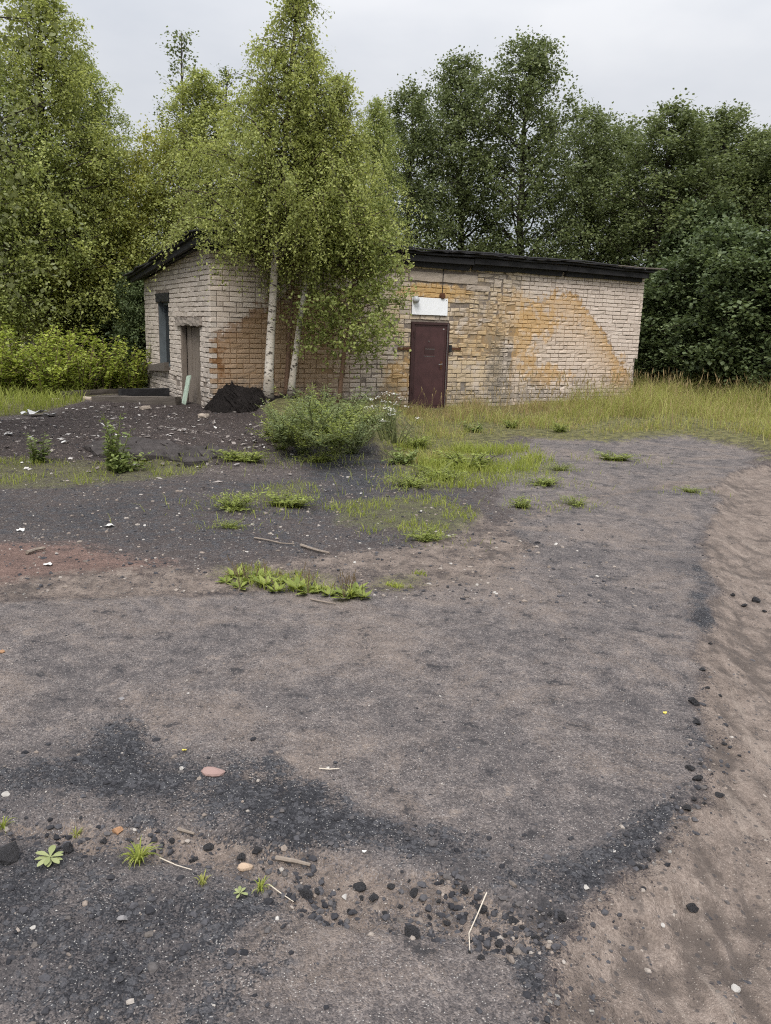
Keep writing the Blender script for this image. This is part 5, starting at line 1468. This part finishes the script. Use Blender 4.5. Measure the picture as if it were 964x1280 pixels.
# sticks and straws
STRAW = simple('pale_straw', (0.50, 0.44, 0.36), 0.2, 30, 0.8)
STICK = simple('grey_stick', (0.20, 0.165, 0.135), 0.35, 30, 0.9)
def stick(name, pix, rad, mat, label, cat='stick', lift=0.006):
    pts = [np.array(on_ground(*q)) + [0, 0, rad + lift] for q in pix]
    o0 = pts[0].copy()
    o = MB().tube([p - o0 for p in pts], np.linspace(rad, rad * 0.7, len(pts)), 6).build(name, mat); o.location = o0
    return tag(o, label, cat)
stick('straw', [(608, 1121), (598, 1145), (586, 1172), (587, 1193)], 0.0022, STRAW, 'bent white straw among black crumbs', 'straw', 0.012)
stick('twig', [(399, 963), (412, 964), (424, 963)], 0.0025, STRAW, 'short pale twig on the black asphalt band')
stick('twig', [(200, 1075), (220, 1084), (240, 1090)], 0.002, STRAW, 'thin pale twig right of the grass tuft')
stick('twig', [(336, 1108), (352, 1120), (367, 1130)], 0.002, STRAW, 'thin pale twig at the small sprig in the channel')
stick('stick', [(345, 1077), (368, 1081), (388, 1086)], 0.008, STICK, 'dark flat stick in the sandy channel')
stick('twig', [(222, 1040), (243, 1046)], 0.006, STICK, 'short grey stick at the upper edge of the channel')
stick('stick', [(376, 684), (385, 687), (398, 691), (412, 694)], 0.012, STICK, 'grey stick with a knotted end on the gravel above the weed strip')
stick('stick', [(318, 674), (335, 677), (352, 681), (368, 682)], 0.007, STICK, 'thin dark stick left of the knotted stick')
stick('stick', [(388, 751), (402, 754), (420, 757)], 0.006, STICK, 'thin dark stick below the plantain strip')
stick('stick', [(34, 694), (45, 690), (57, 688)], 0.014, STICK, 'short dark stick at the left on the gravel')

# fallen leaves and scraps
YLEAF = simple('yellow_leaf', (0.55, 0.46, 0.10), 0.2, 30, 0.7)
BLUEP = simple('pale_blue_plastic', (0.50, 0.62, 0.64), 0.1, 20, 0.5)
def scrap(name, px, py, size, mat, label, cat, seed):
    rr_ = np.random.default_rng(seed); p = np.array(on_ground(px, py))
    n = 9; a = np.linspace(0, 2 * math.pi, n, endpoint=False); rad = size * 0.5 * rr_.uniform(0.6, 1.1, n)
    V = [(0, 0, size * 0.16)] + [(rad[i] * math.cos(a[i]), 0.75 * rad[i] * math.sin(a[i]), size * rr_.uniform(0.0, 0.3)) for i in range(n)]
    V2 = [(x, y, z - 0.003) for x, y, z in V]
    T = [(0, 1 + i, 1 + (i + 1) % n) for i in range(n)]
    T2 = [(n + 1, n + 2 + (i + 1) % n, n + 2 + i) for i in range(n)]
    Q = [(1 + i, n + 2 + i, n + 2 + (i + 1) % n, 1 + (i + 1) % n) for i in range(n)]
    o = MB().add(V + V2, Q, T + T2).build(name, mat); o.location = p + [0, 0, 0.004]
    return tag(o, label, cat)
scrap('fallen_leaf', 831, 892, 0.022, YLEAF, 'yellow fallen leaf on the pavement above the dark wet spot', 'leaf', 1)
scrap('fallen_leaf', 231, 939, 0.022, YLEAF, 'yellow fallen leaf on the pavement above the white pebble', 'leaf', 2)
scrap('plastic_scrap', 344, 735, 0.06, BLUEP, 'pale blue plastic scrap in the plantain strip', 'scrap', 3)
scrap('fallen_leaf', 288, 723, 0.05, YLEAF, 'yellow leaf at the left end of the plantain strip', 'leaf', 4)
scrap('paper_scrap', 455, 1066, 0.018, WHITEPAINT, 'tiny white paper scrap at the upper edge of the channel', 'scrap', 5)

# grass tuft and rosettes close to the camera, leaf by leaf
def tuft(px, py, n, h, label, seed, mat, wid=0.005):
    rr_ = np.random.default_rng(seed); root = empty('grass_tuft', on_ground(px, py)); tag(root, label, 'grass tuft')
    for i in range(n):
        a = rr_.uniform(0, 6.28); L = h * rr_.uniform(0.6, 1.15); out = L * rr_.uniform(0.25, 0.95)
        d = np.array([math.cos(a), math.sin(a), 0]); sdv = np.array([-math.sin(a), math.cos(a), 0])
        b0 = d * rr_.uniform(0, 0.012)
        ctl = b0 + d * out * 0.35 + np.array([0, 0, L * 0.8]); e = b0 + d * out + np.array([0, 0, L * rr_.uniform(0.15, 0.75)])
        ss = np.linspace(0, 1, 5)[:, None]; c = (1 - ss) ** 2 * b0 + 2 * ss * (1 - ss) * ctl + ss ** 2 * e
        w = wid * np.array([0.8, 1, 0.8, 0.5, 0.06])[:, None] * 0.5
        V = np.concatenate([c - sdv * w, c + sdv * w])
        MB().add(V, [(k, k + 5, k + 6, k + 1) for k in range(4)], v=rr_.uniform(0, 0.95), c=rr_.uniform(0, 1)).build('blade', mat, root)
    return root
tuft(174, 1078, 70, 0.075, 'bright grass tuft growing in the sandy channel', 21, GRASS_L)
tuft(326, 1112, 26, 0.045, 'small grass sprig in the middle of the channel', 22, GRASS_L, 0.004)
tuft(4, 1036, 22, 0.06, 'grass sprig cut by the left edge', 23, GRASS_L, 0.004)
tuft(253, 1104, 22, 0.035, 'tiny mossy sprig between tuft and tan stone', 24, GRASS_M, 0.004)
tuft(95, 1046, 16, 0.04, 'dull sprig above the rosette weed', 25, GRASS_M, 0.004)
tuft(440, 748, 34, 0.10, 'grass tuft right of the plantains', 26, GRASS_L, 0.006)
ROS = leaf_mat('rosette_leaves', (0.20, 0.23, 0.09), (0.33, 0.35, 0.17), (0.36, 0.36, 0.18), 0.2)
def rosette(px, py, n, L, label, seed):
    rr_ = np.random.default_rng(seed); root = empty('rosette_weed', on_ground(px, py)); tag(root, label, 'weed')
    for i in range(n):
        a = i * 2.4 + rr_.normal(0, 0.15); l = L * rr_.uniform(0.7, 1.1); w = l * 0.36
        t = np.array([0, 0.2, 0.45, 0.7, 0.9, 1.0]); ww = np.array([0.12, 0.35, 0.9, 1.0, 0.6, 0.05]) * w * 0.5
        zz = l * (0.30 * t - 0.26 * t ** 2) + 0.006
        d = np.array([math.cos(a), math.sin(a)]); s2 = np.array([-math.sin(a), math.cos(a)])
        V = []
        for q in range(6):
            for sg_ in (-1, 0, 1): V.append((*(d * l * t[q] + s2 * ww[q] * sg_), zz[q] + (0.12 * ww[q] if sg_ else 0) + 0.001 * i))
        Q = [(q * 3 + e, q * 3 + e + 1, q * 3 + e + 4, q * 3 + e + 3) for q in range(5) for e in range(2)]
        MB().add(V, Q, v=rr_.uniform(0, 0.9), c=rr_.uniform(0, 1)).build('leaf', ROS, root, True)
    return root
rosette(63, 1076, 11, 0.055, 'pale leafy rosette weed in the sand at lower left', 31)
rosette(300, 1120, 7, 0.026, 'small pale rosette weed below the tan stone', 32)

# black felt heap at the building corner
def heap(label):
    c = bl(0.55, -0.55); root_z = ground_z(c[0], c[1])
    n = 46; V = []; rr_ = np.random.default_rng(71)
    for i in range(n):
        for j in range(n):
            u = -0.75 + 2.5 * i / (n - 1); v = -0.75 + 1.25 * j / (n - 1)
            ridge = np.interp(u, [-0.75, -0.58, -0.3, 0.1, 0.6, 1.2, 1.7], [0.0, 0.30, 0.42, 0.33, 0.17, 0.10, 0.0])
            prof = max(0.0, 1 - (abs(v + 0.02 + 0.05 * u) / 0.62) ** 1.6)
            strand = 0.07 * abs(math.sin(u * 17 + v * 5 + 3 * math.sin(v * 3))) + 0.04 * math.sin(u * 41 + v * 13) + 0.05 * math.sin(u * 9 - v * 8)
            z = ridge * prof + (strand * prof if prof > 0.05 else 0) + rr_.normal(0, 0.03) * (prof > 0.05)
            V.append((u, v, z - (0.08 if prof <= 0.05 or ridge < 0.02 else 0)))
    Q = [(i * n + j, (i + 1) * n + j, (i + 1) * n + j + 1, i * n + j + 1) for i in range(n - 1) for j in range(n - 1)]
    o = empty('felt_heap', (c[0], c[1], root_z), TH); tag(o, label, 'heap')
    MB().add(V, Q).build('pile', FELT_BLACK, o)
    f = MB()
    for k in range(420):                                   # frayed strands hanging down its slope
        u = rr_.uniform(-0.6, 1.5); h0 = np.interp(u, [-0.75, -0.58, -0.3, 0.1, 0.6, 1.2, 1.7], [0.0, 0.30, 0.42, 0.33, 0.17, 0.10, 0.0])
        v0 = rr_.uniform(-0.25, 0.1); L = rr_.uniform(0.2, 0.5)
        p = [(u + 0.10 * t + rr_.normal(0, 0.012), v0 - L * t, h0 * max(0, 1 - (abs(v0 - L * t) / 0.62) ** 1.6) + 0.055 + rr_.normal(0, 0.006)) for t in (0, 0.33, 0.66, 1)]
        f.tube(p, np.array([0.007, 0.008, 0.007, 0.004]) * rr_.uniform(0.5, 1.8), 4)
    o2 = f.build('frayed_strands', FELT_BLACK, o); o2['kind'] = 'stuff'
heap('black heap of frayed roofing felt at the foot of the building corner')

# timber, felt sheets and scrap on the mound
def beam(px0, py0, px1, py1, w, h, label, seed, mat=OLDWOOD2, name='timber_beam', lift=0.0):
    a = np.array(on_ground(px0, py0)); b = np.array(on_ground(px1, py1)); L = np.linalg.norm(b - a)
    o = slab(0, L, -w / 2, w / 2, -0.03, h, seed, (9, 2, 2), 0.008).build(name, mat)
    o.location = a + [0, 0, lift]; o.rotation_euler = (0, -math.asin((b[2] - a[2]) / L), math.atan2(b[1] - a[1], b[0] - a[0]))
    return tag(o, label, 'beam')
beam(118, 503, 224, 505, 0.20, 0.14, 'dark old timber beam lying in front of the gable window', 801)
beam(75, 496, 178, 490, 0.16, 0.12, 'dark old beam lying in front of the raspberry shrubs', 802)
beam(150, 499, 215, 497, 0.22, 0.22, 'short dark timber against the gable wall', 803, CHARWOOD)
def felt_sheet(pix, label, seed, mat):
    pts = np.array([on_ground(*q) for q in pix]); c = pts.mean(0); rr_ = np.random.default_rng(seed)
    ring = []
    for i in range(len(pts)):
        for t in (0, 0.25, 0.5, 0.75):
            ring.append(pts[i] * (1 - t) + pts[(i + 1) % len(pts)] * t + rr_.normal(0, 0.05, 3) * [1, 1, 0])
    ring = np.array(ring); n = len(ring); V = [np.array([0, 0, 0.07])]; 
    for k, f in enumerate((0.4, 0.75, 1.0)):
        for p in ring:
            q = c + (p - c) * f; z = ground_z(q[0], q[1]); V.append(np.array([q[0] - c[0], q[1] - c[1], z - c[2] + 0.045 + rr_.normal(0, 0.022)]))
    T = [(0, 1 + i, 1 + (i + 1) % n) for i in range(n)]; Q = []
    for k in range(2):
        for i in range(n): Q.append((1 + k * n + i, 1 + (k + 1) * n + i, 1 + (k + 1) * n + (i + 1) % n, 1 + k * n + (i + 1) % n))
    m0 = len(V)
    for i in range(n): V.append(V[1 + 2 * n + i] - [0, 0, 0.06])
    for i in range(n): Q.append((1 + 2 * n + i, m0 + i, m0 + (i + 1) % n, 1 + 2 * n + (i + 1) % n))
    o = MB().add(V, Q, T).build('felt_sheet', mat); o.location = c
    return tag(o, label, 'roofing felt')
felt_sheet([(108, 560), (140, 548), (200, 552), (245, 562), (222, 578), (180, 572), (130, 574)], 'larger worn sheet of roofing felt behind the nettle', 811, FELT_WORN)
felt_sheet([(205, 560), (265, 562), (285, 574), (235, 580)], 'smaller torn felt sheet right of the larger one', 812, FELT_WORN)
for k, (px, py, sz, lab) in enumerate([(45, 520, 0.42, 'white crumpled sheet at the edge of the left grass'), (62, 521, 0.25, 'small white scrap right of the crumpled sheet'), (33, 519, 0.22, 'small white scrap left of the crumpled sheet'),
                                       (162, 503, 0.18, 'white scrap lying before the dark beam'), (148, 501, 0.13, 'small white scrap left of the one before the beam'), (12, 545, 0.15, 'white lump at the left edge of the soil mound'),
                                       (26, 664, 0.07, 'white chip on the gravel at left'), (137, 659, 0.09, 'white chip on the gravel in line with the nettle'), (61, 707, 0.08, 'white chip on the reddish strip'),
                                       (82, 554, 0.12, 'white scrap on the soil mound left of the felt sheet')]):
    scrap('paper_scrap', px, py, sz, WHITEPAINT, lab, 'scrap', 820 + k)
# broken bricks lying about
BR = [slab(-0.125, 0.125, -0.06, 0.06, 0, 0.088, 830 + k, (4, 2, 2), 0.008).mesh('rubble_brick') for k in range(2)]
for me in BR: me.materials.append(CONCRETE_PALE); me.shade_flat()
for k, (px, py, lab) in enumerate([(110, 500, 'loose pale brick left of the dark beam'), (70, 502, 'loose pale brick among the left grass'), (255, 522, 'loose pale brick at the building corner'), (182, 512, 'loose pale brick between beam and plank door'),
                                   (560, 503, 'loose pale brick by the right foot of the maroon door')]):
    p = on_ground(px, py); o = bpy.data.objects.new('rubble_brick', BR[k % 2]); COL.objects.link(o); o.location = p; o.rotation_euler = (0.2 * (k % 2), 0.1, 1.3 * k); o.scale = (0.8, 0.8, 0.8)
    tag(o, lab, 'brick')

# rank weeds mixed into the right grass bank and along the wall
r = np.random.default_rng(901)
bank = [(640, 535, 0.8, 'low weed in the grass below the soot streak'),
        (590, 540, 0.9, 'low weed in the dry grass right of the maroon door'), (520, 560, 1.0, 'weed in the grass slope left of the maroon door'), (505, 580, 1.05, 'weed at the left edge of the grass slope'), (700, 540, 0.8, 'low weed in the grass below the ochre arch')]
for k, (px, py, s_, lab) in enumerate(bank):
    plant_weed('weed_clump', lab, on_ground(px, py), (WIDEW if k % 2 else WD[0]), LF_LOW, STEM, 'weeds in the grass', 1.3 * k, (s_ * 0.8, s_ * 0.8, s_ * 0.8))
